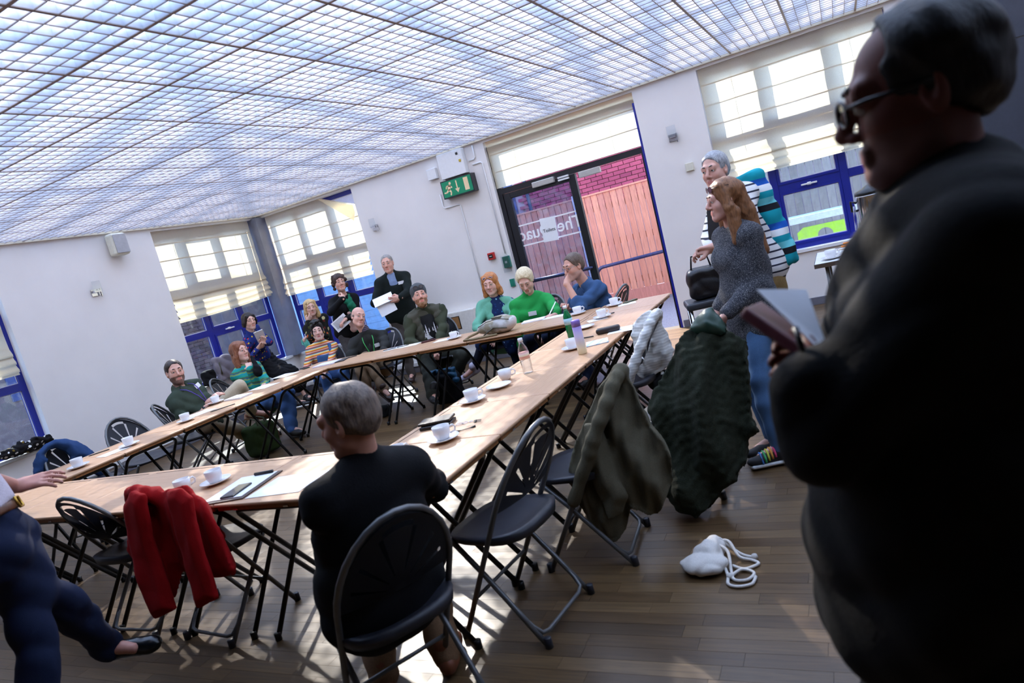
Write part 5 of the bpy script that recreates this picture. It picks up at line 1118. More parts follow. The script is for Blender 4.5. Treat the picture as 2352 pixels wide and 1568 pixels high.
s = SDF(); c = np.array(at_y(1652, 520, 4.55)); s.box(c, (.015, .085, .12), .006, fr=frame(heading(h, -40), 0, 10)[[1, 0, 2]]); p.attach('folder', s.mesh('folder', .008), simple('black_folder', (28, 30, 36), .4))
# ---------------------------------------------------------------- woman in tweed cardigan
h = at_y(1664, 458, 3.90); p = Person('standing woman with long brown hair in tweed cardigan and blue jeans', h, -72, atz(at_y(1728, 720, 3.96), .845), -62, (222, 170, 152), .89, 1.0, female=True, neck=at_y(1688, 520, 3.96))
p.set_arm(1, at_y(1668, 722, 3.74), pole=-WH - p.Fc * .8 + p.L * .2, curl=.7); p.set_arm(-1, at_y(1652, 708, 3.98), pole=-WH - p.Fc * .5, curl=.7)
p.set_leg(1, at_z(1790, 1028, .09), pole=p.Fh, fd=heading(h, -78)); p.set_leg(-1, at_z(1778, 1008, .09), pole=p.Fh, fd=heading(h, -70))
p.body(face=.0055, brows=(110, 78, 58)); p.hair('long', hair_mat('long_brown_hair', (146, 98, 62), (100, 64, 40)), .7, .20, res=.0065, back=.075)
t = NT('tweed_knit'); t.bsdf(srgb(52, 54, 62), .95); nz = t.noise(t.coord('Object', (1, 1, 2.2)), 190, 2, .7); t.l(t.ramp(nz.outputs[0], [(.40, srgb(28, 30, 40)), (.55, srgb(72, 74, 82)), (.68, srgb(176, 174, 172))]), t.b.inputs['Base Color']); t.bump(nz.outputs[0], .8, .006)
p.top('cardigan', t.m, .022, .97, .12, collar=.02, fold=.005); p.trousers(fabric('mid_blue_jeans', (84, 118, 158), var=.2, scale=420), .006, fold=.003, flare=.006)
p.shoes(simple('black_mesh', (24, 24, 28), .7), simple('white_sole', (230, 230, 230), .6)); p.glasses(simple('tort_frame', (70, 44, 36), .3), .072, .020, simple('pink_lens', (120, 80, 90), .1), .024)
for i, cc in enumerate(((214, 60, 110), (224, 150, 60), (210, 206, 70), (70, 180, 100), (60, 120, 190))):
    kn, an, fd = p.leg[1]; q = an + fd * (.035 + .018 * i) - WH * (.035); sd_ = nv(np.cross(fd, WH)); mb = MB(); mb.tube([q + sd_ * .047 * math.cos(a) + WH * (.052 * math.sin(a) - .016 * i * .4) for a in np.linspace(.1, math.pi - .1, 9)], .006, 6); p.attach('shoe_stripe', mb.mesh('shoe_stripe'), simple('stripe_%d' % i, cc, .6))
# ---------------------------------------------------------------- foreground man in profile
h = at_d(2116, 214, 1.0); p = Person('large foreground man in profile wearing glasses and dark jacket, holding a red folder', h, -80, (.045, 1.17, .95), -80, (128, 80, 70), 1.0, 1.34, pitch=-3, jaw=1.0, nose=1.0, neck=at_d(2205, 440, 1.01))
p.set_arm(1, at_d(1878, 888, .94), el=at_d(1912, 985, .95), hd=at_d(1858, 836, 1.0) - at_d(1878, 888, .94), nrm=-p.Fc + p.L * .3, curl=1.2); p.set_arm(-1, at_d(2010, 850, 1.12), pole=-WH - p.L, hd=at_d(1950, 800, 1.10) - at_d(2010, 850, 1.12), nrm=-p.L, curl=.9)
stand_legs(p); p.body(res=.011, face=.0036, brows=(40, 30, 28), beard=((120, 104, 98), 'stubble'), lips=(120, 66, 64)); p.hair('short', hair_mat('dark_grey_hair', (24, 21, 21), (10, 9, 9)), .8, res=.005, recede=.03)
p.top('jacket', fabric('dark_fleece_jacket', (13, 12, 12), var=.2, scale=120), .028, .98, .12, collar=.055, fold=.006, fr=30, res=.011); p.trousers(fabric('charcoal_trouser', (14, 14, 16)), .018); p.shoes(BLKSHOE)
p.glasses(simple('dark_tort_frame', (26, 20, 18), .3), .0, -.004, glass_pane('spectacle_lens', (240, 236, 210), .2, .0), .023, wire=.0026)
def slab(name, q, th, mat, parent=None):
    q = [np.array(v) for v in q]; n_ = nv(np.cross(q[1] - q[0], q[3] - q[0])) * th; mb = MB(); mb.add(q + [v + n_ for v in q], [(0, 3, 2, 1), (4, 5, 6, 7), (0, 1, 5, 4), (1, 2, 6, 5), (2, 3, 7, 6), (3, 0, 4, 7)]); o = mb.build(name, mat, parent)
    return world_child(o) if parent is not None else o
fo = empty('folder', at_d(1800, 760, .9), label='dark red folder with black elastic held by the foreground man', cat='folder')
q = [at_d(1712, 704, 1.02), at_d(1878, 818, .93), at_d(1900, 800, 1.06), at_d(1748, 690, 1.16)]; bevel(slab('cover', q, -.018, simple('maroon_leather', (92, 26, 36), .45, var=.1), fo), .004)
mb = MB(); mb.tube([at_d(1826, 752, .945), at_d(1842, 800, .935), at_d(1850, 822, .95)], .0045, 8); world_child(mb.build('elastic', BLKPL, fo))
tag(slab('paper_sheet', [at_d(1738, 664, 1.06), at_d(1852, 664, 1.15), at_d(1898, 790, 1.02), at_d(1880, 800, .96)], .0012, PAPER), 'white handwritten sheet lying on the red folder', 'paper')
# ---------------------------------------------------------------- seated man in black, seen from behind
h = at_y(803, 966, 1.66); p = Person('seated man in black jumper with short grey hair, seen from behind', h, -124, (-1.60, 1.68, .55), -150, (206, 150, 128), .97, 1.12, pitch=-4, neck=np.array(at_y(846, 1072, 1.68)), hip=-188)
p.set_arm(1, (-1.92, 1.90, .775), pole=-WH * .7 + p.L * .5, hd=(-.2, .9, 0), nrm=WH, curl=.6); p.set_arm(-1, (-1.80, 2.06, .775), pole=-WH * .7 - p.L * .8, hd=(-.8, .1, 0), nrm=WH, curl=.6)
sit_legs(p, .20, .12); p.body(res=.011, face=.0045, brows=(110, 96, 88)); p.hair('short', hair_mat('grey_brown_crop', (134, 116, 102), (84, 72, 66)), .8, res=.005)
p.top('jumper', fabric('black_jumper', (13, 13, 17), var=.2), .020, .97, .10, collar=.055, fold=.006, res=.012); p.trousers(fabric('brown_chino', (132, 100, 72)), .012); p.shoes(BRSHOE)
# ---------------------------------------------------------------- speaker at the left edge
h = np.array((-3.02, 1.16, 1.60)); p = Person('speaker at the left edge in pale shirt and dark jeans, hand outstretched', h, 60, (-2.88, 1.22, .94), 75, (206, 148, 132), 1.0, 1.0, neck=(-3.0, 1.17, 1.43), hip=60)
p.set_arm(-1, at_y(70, 1128, 1.50), pole=-WH - p.Fc * .3, hd=at_y(130, 1112, 1.56) - at_y(70, 1128, 1.50), nrm=WH * .8 - p.L * .5, curl=.35, spread=2.0); p.set_arm(1, at_y(-22, 1085, 1.45), pole=-WH, hd=WH + p.Fc * .1, nrm=-p.Fc, curl=.3)
p.set_leg(-1, at_z(302, 1524, .085), pole=p.Fh + WH * .2, fd=at_z(380, 1530, 0) - at_z(302, 1545, 0)); p.set_leg(1, (-2.78, 1.05, .085), fd=p.Fh)
p.body(brows=(60, 46, 40)); p.hair('short', hair_mat('dark_brown_hair', (58, 42, 34), (34, 24, 20)), .6); p.top('shirt', fabric('pale_pink_shirt', (226, 216, 226)), .014, .66, collar=.035, fold=.004, cut=.10); p.trousers(fabric('indigo_jeans', (26, 37, 66), var=.25, scale=420, rgb2=(22, 30, 56)), .012); p.shoes(simple('black_polish', (14, 14, 16), .25), ln=1.15, hi=.09)
def belt(s): s.cone(p.P + p.up * .075, p.P + p.up * .105, .128, .128, .01, fr=np.stack([p.L, p.Fc, p.up]), sc=(1.42, 1, 1)); s.plane(p.P + p.up * .107, p.up, .003); s.plane(p.P + p.up * .073, -p.up, .003)
bo = p.cloth('belt', simple('brown_belt', (96, 56, 34), .4), belt, .009, 0); mb = MB(); c = p.P + p.up * .09 + p.Fc * .132; mb.tube([c + p.L * .025 + p.up * .02, c - p.L * .025 + p.up * .02, c - p.L * .025 - p.up * .02, c + p.L * .025 - p.up * .02], .005, 6, closed=True); p.attach('buckle', mb.mesh('buckle'), GOLD, bo)
# ================================================================== clothes hung on chairs, bags
def soft(name, mat, build, label, cat, res=.011, fold=.006, fr=34, seed=0.0, fine=None, parts=None):
    s = SDF(); build(s)
    me = s.mesh(name, res, (lambda q: wob(q, fold, fr, seed)) if fold else None)
    co = np.empty(len(me.vertices) * 3); me.vertices.foreach_get('co', co); co = co.reshape(-1, 3); c = co.mean(0); c[2] = co[:, 2].min(); me.transform(Matrix.Translation(-Vector(c)))
    if parts is None:
        o = link(name, me, mat); o.location = c; return tag(o, label, cat)
    r = empty(name, c, label=label, cat=cat); link(parts, me, mat, r); return r
Q = lambda x, y, Y: np.array(at_y(x, y, Y))
def panel(px, P0, n_, crop=(1.0, 0, 0)):
    """outline traced in the picture, laid on the plane through P0 with normal n_ -> 2D outline and plane frame"""
    sc_, ox, oy = crop; P0 = np.array(P0, float); n_ = nv(n_); U = nv(np.cross(WH, n_)); V = np.cross(n_, U); out = []
    for x, y in px:
        d = ray(ox + x / sc_, oy + y / sc_); o_ = np.array([0, 0, CAM_H]); t_ = ((P0 - o_) @ n_) / (d @ n_); q = o_ + d * t_ - P0; out.append((q @ U, q @ V))
    return out, P0, U, V
def hoop(s, cx, cy, facing, r=.028, k0=.45):
    a = math.radians(facing - 90); pts = []
    loc = [(-.205, k0), (-.205, .66)] + [(-.205 * math.cos(q), .66 + .34 * math.sin(q)) for q in np.linspace(.18, math.pi - .18, 11)] + [(.205, .66), (.205, k0)]
    for x, k in loc: y = .195 - .485 * k; pts.append(np.array((cx + x * math.cos(a) - y * math.sin(a), cy + x * math.sin(a) + y * math.cos(a), .84 * k)))
    for p_, q_ in zip(pts, pts[1:]): s.cone(p_, q_, r, r, .02)
pleat = lambda A, f, g, s_=0.0: (lambda u, v: A * (np.sin(f * u + g * v + s_ + .8 * np.sin(7 * v + s_)) + .4 * np.sin(2.3 * f * u - g * v * 1.5 + 2 * s_)))
def red(s):
    hoop(s, -3.05, 2.185, 84, .03, .62)
    cr = (2.5375, 0, 950); n_ = (0, -1, .12)
    s.poly(*panel([(725, 520), (760, 450), (830, 425), (930, 430), (960, 455), (990, 430), (1060, 420), (1110, 460), (1200, 510), (1240, 560), (1290, 690), (1350, 830), (1385, 900), (1380, 935), (1310, 955), (1200, 950), (1050, 920), (1045, 1060), (985, 1065), (900, 900), (800, 860), (760, 790), (735, 600)], (-2.9, 1.905, .6), n_, cr), .030, .05, fold=pleat(.014, 26, 4))
    s.poly(*panel([(725, 530), (770, 450), (850, 470), (900, 780), (1020, 1140), (905, 1195), (800, 920), (745, 700)], (-2.9, 1.825, .6), n_, cr), .030, .035, k=.006, fold=pleat(.006, 20, 9, 1))
    s.poly(*panel([(975, 450), (1060, 430), (1120, 490), (1180, 760), (1265, 1080), (1165, 1130), (1090, 930), (1040, 740)], (-2.9, 1.825, .6), n_, cr), .030, .035, k=.006, fold=pleat(.006, 20, 9, 2))
soft('jacket', fabric('red_wool', (158, 6, 10), var=.1, scale=240), red, 'bright red jacket draped over a chair back in the near row', 'jacket', .009, .0015, 30)
def olive(s):
    hoop(s, -1.30, 2.84, 186, .03, .40)
    cr = (2.24, 850, 800)
    s.poly(*panel([(1180, 200), (1240, 120), (1280, 105), (1320, 120), (1360, 200), (1440, 380), (1520, 480), (1545, 545), (1560, 670), (1480, 850), (1440, 850), (1340, 790), (1320, 930), (1270, 970), (1210, 970), (1130, 900), (1080, 800), (1060, 720), (1020, 690), (1030, 590), (1060, 480), (1100, 380)], (-1.05, 2.86, .5), (.25, -1, .1), cr), .12, .16, fold=pleat(.022, 42, 10, .6))
    s.poly(*panel([(1100, 390), (1190, 390), (1250, 620), (1330, 760), (1300, 850), (1230, 865), (1150, 700)], (-1.1, 2.71, .45), (.25, -1, .1), cr), .05, .06, fold=pleat(.012, 30, 22, 2))
soft('jacket', fabric('olive_cotton', (92, 86, 68), var=.14, scale=200), olive, 'olive cotton jacket hung over a chair back beside the right row', 'jacket', .009, .002, 38, 1.0)
CC = (1.792, 1390, 700)
def furc(s):
    hoop(s, -.98, 3.50, 178, .05, .40)
    s.poly(*panel([(340, 110), (400, 60), (500, 110), (580, 150), (590, 250), (600, 380), (598, 450), (632, 520), (585, 548), (580, 640), (545, 690), (545, 720), (480, 760), (440, 820), (380, 872), (310, 850), (250, 790), (270, 700), (260, 620), (210, 500), (180, 430), (200, 380), (270, 240)], (-.72, 3.50, .9), (.1, -1, .42), CC), .17, .22, fold=pleat(.03, 24, 7, .3))
    s.plane((0, 0, .006), (0, 0, -1), .004)
fc = soft('coat', fabric('dark_green_fleece', (38, 42, 26), var=.3, scale=300, bump=1.0, rgb2=(22, 26, 16)), furc, 'huge dark green fleece coat heaped over a chair to the floor', 'coat', .011, .004, 90, 2.0, parts='fleece')
lo = SDF(); lo.poly(*panel([(345, 100), (375, 50), (405, 22), (440, 10), (490, 70), (503, 118), (440, 140), (380, 120)], (-.72, 3.42, .9), (.1, -1, .3), CC), .07, .06, fold=pleat(.008, 30, 9)); me = lo.mesh('lining', .009, lambda q: wob(q, .002, 60)); world_child(link('lining', me, simple('green_nylon', (40, 66, 54), .35), fc))
def knit(s): hoop(s, -1.47, 4.27, 180, .03, .5); s.poly(*panel([(115, 80), (150, 40), (190, 20), (215, 50), (250, 110), (275, 170), (285, 190), (262, 250), (230, 270), (160, 305), (130, 285), (100, 245), (125, 190), (110, 130)], (-1.26, 4.32, .7), (.2, -1, .1), CC), .09, .12, fold=pleat(.012, 40, 8))
soft('cardigan', stripes('white_rib', [(238, 236, 230), (206, 204, 198)], .018, soft=True, wobble=.02), knit, 'white ribbed knitted cardigan over a chair near the door', 'cardigan', .009, .003, 70, 3.0)
def knit2(s): s.poly(*panel([(160, 300), (240, 268), (258, 262), (242, 310), (215, 362), (190, 345)], (-1.26, 4.33, .5), (.2, -1, .1), CC), .07, .06, fold=pleat(.008, 40, 8))
soft('scarf', spots('black_white_print', (24, 24, 26), [(230, 228, 224), (24, 24, 26), (24, 24, 26)], 24, .30), knit2, 'black and white printed scarf below the white cardigan', 'scarf', .009, .002, 50, 3.3)
def denim(s):
    s.poly(*panel([(100, 620), (95, 470), (130, 350), (230, 230), (360, 165), (520, 155), (650, 185), (760, 240), (850, 310), (900, 380), (980, 520), (1080, 640), (960, 640), (800, 590), (700, 430), (570, 440), (560, 390), (500, 310), (380, 275), (290, 290), (225, 360), (265, 425), (250, 610)], (-6.10, 3.3, .7), (1, -.2, .15), (5.6, 60, 980)), .055, .05, fold=pleat(.008, 34, 10))
soft('jacket', fabric('denim_jacket_cloth', (46, 74, 118), var=.25, scale=420, rgb2=(36, 60, 100)), denim, 'blue denim jacket worn over a chair by the left row', 'jacket', .009, .002, 44, 4.0)
rnd = random.Random(2)
def pile(s):
    for i in range(9): c = np.array((-7.90 + rnd.uniform(-.05, .05), 3.62 + i * .055, .675 + rnd.uniform(0, .05))); s.cone(c, c + np.array((rnd.uniform(-.05, .05), .08, rnd.uniform(-.03, .05))), .035, .045, .03)
    s.plane((0, 0, SILL + .014), (0, 0, -1), .004)
soft('shawl', spots('black_mustard_weave', (26, 24, 26), [(126, 104, 44), (226, 224, 218), (26, 24, 26), (226, 224, 218)], 22, .34), pile, 'black, mustard and white woven shawl heaped on the leftmost sill', 'shawl', .010, .008, 70, 5)
# --- bags
def bag_parts(root, label): pass
b = at_z(600, 1045, 0); r = empty('backpack', (-5.78, 5.0, 0), label='dark green backpack standing under the left row', cat='backpack')
s = SDF(); s.box((0, 0, .17), (.11, .16, .16), .05).ell((.09, 0, .12), (.04, .12, .09), .02); link('bag_body', s.mesh('bag', .011, lambda q: wob(q, .006, 30)), fabric('green_canvas', (52, 70, 34)), r)
for sy in (-.05, .05): MB().tube([(.08, sy, .26), (.06, sy, .38), (-.02, sy * .8, .40), (-.08, sy, .28)], .010, 8).build('strap', fabric('khaki_webbing', (96, 96, 76)), r)
MB().tube([(-.02, .16, .28), (.02, .22, .16), (.0, .20, .03)], .014, 8).build('shoulder_strap', simple('brown_strap', (110, 72, 50), .6), r)
r = empty('rucksack', (-4.10, 6.12, 0), label='black rucksack on the floor beneath the far row', cat='bag'); s = SDF(); s.box((0, 0, .16), (.15, .12, .16), .06).ell((.02, -.1, .12), (.10, .05, .09), .02); link('bag_body', s.mesh('bag', .011, lambda q: wob(q, .006, 30)), BLK, r); MB().tube([(-.05, 0, .30), (0, 0, .36), (.05, 0, .30)], .010, 8).build('handle', BLK, r)
soft('jacket', fabric('petrol_nylon', (20, 78, 110), rough=.5), lambda s: (s.cone((-4.22, 6.08, .345), (-3.98, 6.10, .33), .035, .045, .03), s.cone((-4.0, 6.08, .34), (-3.90, 6.02, .24), .04, .03, .02)), 'crumpled petrol blue jacket lying on the black rucksack', 'jacket', .010, .008, 60, 1)
soft('bag', BLK, lambda s: (s.box((-4.86, 5.86, .06), (.10, .08, .055), .035), s.ell((-4.80, 5.84, .09), (.07, .06, .04), .02)), 'small black bag on the floor behind the seated man in black', 'bag', .010, .006, 50, 2)
r = empty('tote_bag', (-7.93, 6.62, SILL + .013), label='mauve grey tote bag standing on the left window sill', cat='bag'); s = SDF(); s.box((0, 0, .17), (.045, .14, .17), .03); link('bag_body', s.mesh('bag', .011, lambda q: wob(q, .008, 30)), fabric('mauve_canvas', (142, 134, 142)), r); MB().tube([(.03, -.08, .33), (.04, -.09, .22), (.05, -.10, .10)], .010, 6).build('strap', fabric('khaki_webbing', (96, 96, 76)), r)
soft('bag', BLK, lambda s: s.box((-7.93, 6.34, SILL + .12), (.045, .10, .105), .03), 'black bag slumped on the sill left of the mauve tote', 'bag', .010, .006, 40, 3)
# canvas bag on the far row
C0 = np.array(at_z(1140, 768, ZT)); r = empty('canvas_bag', (C0[0], C0[1], ZT), label='pale silver and khaki canvas bag lying on the far row', cat='bag')
s = SDF(); s.ell((0, 0.05, .07), (.21, .11, .075), .03).ell((.08, .06, .10), (.12, .09, .06), .03).plane((0, 0, .002), (0, 0, -1), .004); t = NT('silver_canvas'); t.bsdf(srgb(180, 176, 170), .6); nz = t.noise(t.coord(), 9, 3, .5, .5); t.l(t.ramp(nz.outputs[0], [(.40, srgb(142, 132, 108)), (.56, srgb(200, 197, 194))], 'LINEAR'), t.b.inputs['Base Color']); link('bag_body', s.mesh('bag', .009, lambda q: wob(q, .006, 34)), t.m, r); MB().tube([(-.15, -.035, .10), (-.05, -.05, .135), (.08, -.045, .15), (.17, -.01, .12)], .004, 6).build('zip', simple('dark_khaki', (92, 88, 74), .7), r); MB().tube([(-.10, -.055, .02), (.02, -.062, .075), (.15, -.045, .05)], .006, 6).build('seam', simple('dark_khaki', (92, 88, 74), .7), r)
MB().tube([(-.18, 0, .05), (-.27, -.04, .03), (-.30, -.09, .012), (-.20, -.10, .012), (.05, -.08, .012)], .011, 8).build('strap', fabric('khaki_strap', (150, 132, 100)), r)
MB().box((.0, -.02, .145), (.09, .08, .162)).build('flap', simple('dark_khaki', (92, 88, 74), .7), r)
# drawstring bag on the floor
C0 = at_z(1628, 1305, 0); r = empty('drawstring_bag', (C0[0], C0[1], 0), label='cream cotton drawstring bag with rope cords on the floor', cat='bag'); CT = fabric('cream_cotton', (222, 214, 204), scale=300)
s = SDF(); s.ell((-.01, -.02, .035), (.10, .075, .038), .03).ell((.0, .06, .045), (.055, .05, .042), .03).cone((0, .05, .06), (.01, .12, .03), .035, .05, .02).plane((0, 0, .003), (0, 0, -1), .004); link('bag_body', s.mesh('bag', .007, lambda q: wob(q, .004, 70)), CT, r)
for k, pts in enumerate(([(.0, .12, .05), (.07, .13, .055), (.12, .06, .02), (.17, .05, .008), (.20, .02, .008), (.15, -.02, .008), (.10, .0, .012)], [(.02, .10, .06), (.08, .05, .05), (.10, -.04, .012), (.12, -.10, .008), (.17, -.10, .008), (.19, -.05, .008), (.14, -.03, .012), (.10, -.08, .008)], [(-.02, .10, .065), (.03, .13, .07), (.08, .12, .03), (.13, .09, .010), (.18, .07, .008)], [(.06, .0, .045), (.09, -.07, .01), (.10, -.13, .008), (.14, -.15, .008), (.19, -.13, .008), (.20, -.08, .01)])):
    pt = []
    for i in range(len(pts) - 1):
        for j in range(6):
            u = j / 6; P0, P1, P2, P3 = [Vector(pts[max(0, min(len(pts) - 1, i + d))]) for d in (-1, 0, 1, 2)]; pt.append(.5 * ((2 * P1) + (P2 - P0) * u + (2 * P0 - 5 * P1 + 4 * P2 - P3) * u * u + (3 * P1 - P0 - 3 * P2 + P3) * u ** 3))
    MB().tube(pt + [Vector(pts[-1])], .0065, 7).build('rope_cord', CT, r)
for c in ((.18, .07, .012), (.10, -.08, .012)): MB().lathe([(0, -.014), (.011, -.009), (.014, 0), (.011, .009), (0, .014)], 10, c).build('knot', CT, r)
# ================================================================== things on the desks
CHINA = simple('white_china', (236, 234, 234), .15, var=.015); TEA = simple('tea', (112, 66, 34), .1)
def make_cup():
    r = empty('cup'); prof = [(0, .004), (.020, .004), (.024, .0), (.028, .002), (.033, .012), (.0395, .030), (.042, .064), (.0395, .064), (.037, .032), (.030, .014), (0, .010)]
    MB().lathe(prof, 24).build('bowl', CHINA, r); MB().tube([(.039, 0, .052), (.056, 0, .055), (.066, 0, .042), (.060, 0, .026), (.037, 0, .020)], .0048, 8).build('handle', CHINA, r); return r
def make_saucer(): return MB().lathe([(0, .006), (.024, .006), (.028, .009), (.050, .012), (.076, .019), (.077, .0165), (.050, .006), (.030, .0), (0, .0)], 32).build('saucer', CHINA)
cup0, sau0 = make_cup(), make_saucer(); cu_, su_ = [], []
def put_saucer(v, label):
    o = sau0 if not su_ else sau0.copy()
    if su_: COL.objects.link(o)
    su_.append(o); o.location = (v[0], v[1], ZT + .001); return tag(o, label, 'saucer', 'white china saucers on the desks')
def put_cup(v, label, z=0.0, rot=None):
    o = cup0 if not cu_ else copy_tree(cup0); cu_.append(o); o.location = (v[0], v[1], ZT + .001 + z); o.rotation_euler = (0, 0, random.uniform(-.6, .6) + .5) if rot is None else rot; return tag(o, label, 'cup', 'white china cups on the desks')
for (px, py, where, rz_) in ((1020, 1012, 'beside the black wallet on the right row', .6), (1087, 923, 'on the third desk of the right row', .5), (1316, 802, 'behind the lilac flask', 1), (1384, 730, 'beside the dark pencil case, near the door', .4), (1412, 702, 'on the farthest right row desk', .3), (497, 1110, 'behind the red jacket beside the phone', 2.6), (181, 1074, 'on the left row beside the denim jacket', 2), (298, 1024, 'in front of the empty fan backed chair', 2.4), (428, 968, 'left of the bearded man in green shirt', 2.8), (497, 926, 'in front of the bearded man in green shirt', 2.9), (1044, 778, 'right of the man in the beanie', 0), (1328, 722, 'in front of the man in the blue shirt', .4)):
    v = at_z(px, py, ZT); put_saucer(v, 'white saucer under the cup ' + where); put_cup(v, 'white china cup ' + where, .008, (0, 0, rz_))
put_saucer(at_z(1147, 890, ZT), 'empty white saucer beside the lone cup on the right row'); put_saucer(at_z(1345, 754, ZT), 'empty white saucer behind the green bottle')
put_cup(at_z(1163, 872, ZT), 'lone white cup without saucer beside the water bottle', 0, (0, 0, .5)); put_cup(at_z(424, 1128, ZT), 'white cup peeping over the red jacket', 0, (0, 0, 1.2)); put_cup(at_z(916, 1056, ZT), 'white cup half hidden by the shoulder of the man in black', 0, (0, 0, 1.2))
# bottles
t = NT('clear_plastic'); tr = t.n('ShaderNodeBsdfTransparent'); tr.inputs[0].default_value = (.93, .95, .97, 1); gl = t.n('ShaderNodeBsdfGlossy'); gl.inputs['Roughness'].default_value = .08; fz = t.n('ShaderNodeLayerWeight'); fz.inputs[0].default_value = .35; mx = t.n('ShaderNodeMixShader'); t.l(fz.outputs['Facing'], mx.inputs[0]); t.l(tr.outputs[0], mx.inputs[1]); t.l(gl.outputs[0], mx.inputs[2]); t.l(mx.outputs[0], t.out.inputs[0]); CLEAR = t.m
def bottle(v, label, body, cap, lab, hgt=.22, rad=.032):
    r = empty('bottle', (v[0], v[1], ZT + .001), label=label, cat='bottle'); H = hgt
    MB().lathe([(0, 0), (rad * .9, 0), (rad, .006), (rad * .94, H * .15), (rad, H * .2), (rad, H * .62), (rad * .9, H * .72), (rad * .45, H * .86), (rad * .40, H * .93)], 20).build('vessel', body, r)
    MB().lathe([(0, H * 1.03), (rad * .46, H * 1.03), (rad * .48, H * .93), (rad * .30, H * .93)], 16).build('cap', cap, r)
    if lab is not None: MB().lathe([(rad + .0006, H * .42), (rad + .0006, H * .62)], 20).build('label_band', lab, r)
    return r
bottle(at_z(1214, 856, ZT), 'clear plastic water bottle with white cap and orange label', CLEAR, WHITE, stripes('orange_label', [(244, 206, 190), (238, 176, 160), (246, 226, 190)], .03), .215, .033)
t = NT('green_glass'); t.bsdf(srgb(24, 130, 74), .08, 0, .6, Transmission_Weight=.35); bottle(at_z(1314, 774, ZT), 'green bottle with white cap and pale label', t.m, WHITE, simple('pale_blue_label', (170, 206, 214), .5), .235, .032)
t = NT('lilac_cream'); t.bsdf((.5, .4, .7, 1), .35); sp = t.n('ShaderNodeSeparateXYZ'); t.l(t.coord(), sp.inputs[0]); mr = t.n('ShaderNodeMath', operation='DIVIDE'); t.l(sp.outputs[2], mr.inputs[0]); mr.inputs[1].default_value = .23; t.l(t.ramp(mr.outputs[0], [(.15, srgb(240, 228, 190)), (.5, srgb(206, 186, 206)), (.8, srgb(140, 112, 190))]), t.b.inputs['Base Color'])
v = at_z(1339, 812, ZT); r = empty('flask', (v[0], v[1], ZT + .001), label='slim lilac to cream drinking flask on the right row', cat='flask'); MB().lathe([(0, 0), (.027, 0), (.029, .004), (.029, .18)], 20).build('vessel', t.m, r); MB().lathe([(.029, .181), (.0295, .215), (.027, .222), (0, .223)], 20).build('lid', simple('lilac_lid', (140, 112, 190), .4), r)
# flat things
TZ = ZT + .0012
def flat(name, px, py, w, d, yaw, label, cat, mat=None, th=.0015, lines=0, group=None, z=0.0, corner=0):
    c = at_z(px, py, ZT); a = math.radians(yaw); u = np.array((math.cos(a), math.sin(a), 0)) * w / 2; v = np.array((-math.sin(a), math.cos(a), 0)) * d / 2
    return sheet(name, (c[0], c[1], ZT + .001 + th / 2 + z), u, v, mat, th, label, cat, group, None, lines)
NOTE = simple('notebook_cover', (38, 38, 44), .5); 
CB = flat('clipboard', 558, 1121, .235, .33, 12, 'white clipboard with metal clip under the phone', 'clipboard', simple('clipboard_back', (70, 50, 42), .6), .005); 
flat('paper_sheet', 556, 1120, .21, .297, 12, 'white printed sheet on the clipboard', 'paper', None, .002, 0, z=.0055)
mb = MB(); c = at_z(608, 1092, ZT); mb.tube([c + Vector((-.05, -.012, .016)), c + Vector((.05, .012, .016))], .008, 8); tag(mb.build('clip', BLKPL), 'black metal clip at the top of the clipboard', 'clip')
ph = empty('phone', at_z(543, 1128, ZT + .009), math.radians(14), label='black smartphone lying on the clipboard', cat='phone'); bevel(MB().box((-.037, -.078, 0), (.037, .078, .008)).build('case', BLKPL, ph), .004); MB().box((-.033, -.073, .0081), (.033, .073, .0088)).build('screen', simple('phone_screen', (40, 44, 58), .08), ph)
flat('paper_sheet', 662, 1112, .30, .24, 6, 'large white sheet on the near row beside the man in black', 'paper')
flat('paper_sheet', 262, 1038, .21, .15, 85, 'white sheet left of the cup before the empty chair', 'paper'); flat('paper_sheet', 462, 948, .21, .2, 80, 'white sheet under the arm of the bearded man', 'paper'); flat('notebook', 548, 913, .16, .23, 88, 'thick white notepad before the crossed legs of the bearded man', 'notebook', None, .014); flat('paper_sheet', 607, 888, .20, .26, 84, 'white sheet in front of the teal knit cardigan', 'paper'); flat('paper_sheet', 655, 862, .20, .26, 82, 'white sheet in front of the striped jumper, left pile', 'paper'); flat('notebook', 752, 836, .26, .20, 8, 'stack of lilac edged papers before the striped jumper', 'notebook', simple('lilac_paper', (222, 216, 232), .8), .012)
flat('phone', 700, 846, .075, .15, 60, 'dark phone lying at the far left corner desk', 'phone', BLKPL, .008); flat('notebook', 783, 828, .14, .20, 20, 'dark notebook at the left of the far row', 'notebook', NOTE, .008); flat('paper_sheet', 905, 800, .21, .15, 12, 'white sheet with pen before the green lanyard man', 'paper', lines=3); flat('paper_sheet', 942, 793, .21, .14, 8, 'white sheet before the man in the beanie', 'paper'); flat('phone', 985, 784, .15, .075, 25, 'black and red cased phone before the man in the beanie', 'phone', simple('dark_red_case', (70, 24, 30), .4), .012); flat('paper_sheet', 1022, 780, .22, .15, 5, 'white sheet under the cup right of the beanie man', 'paper')
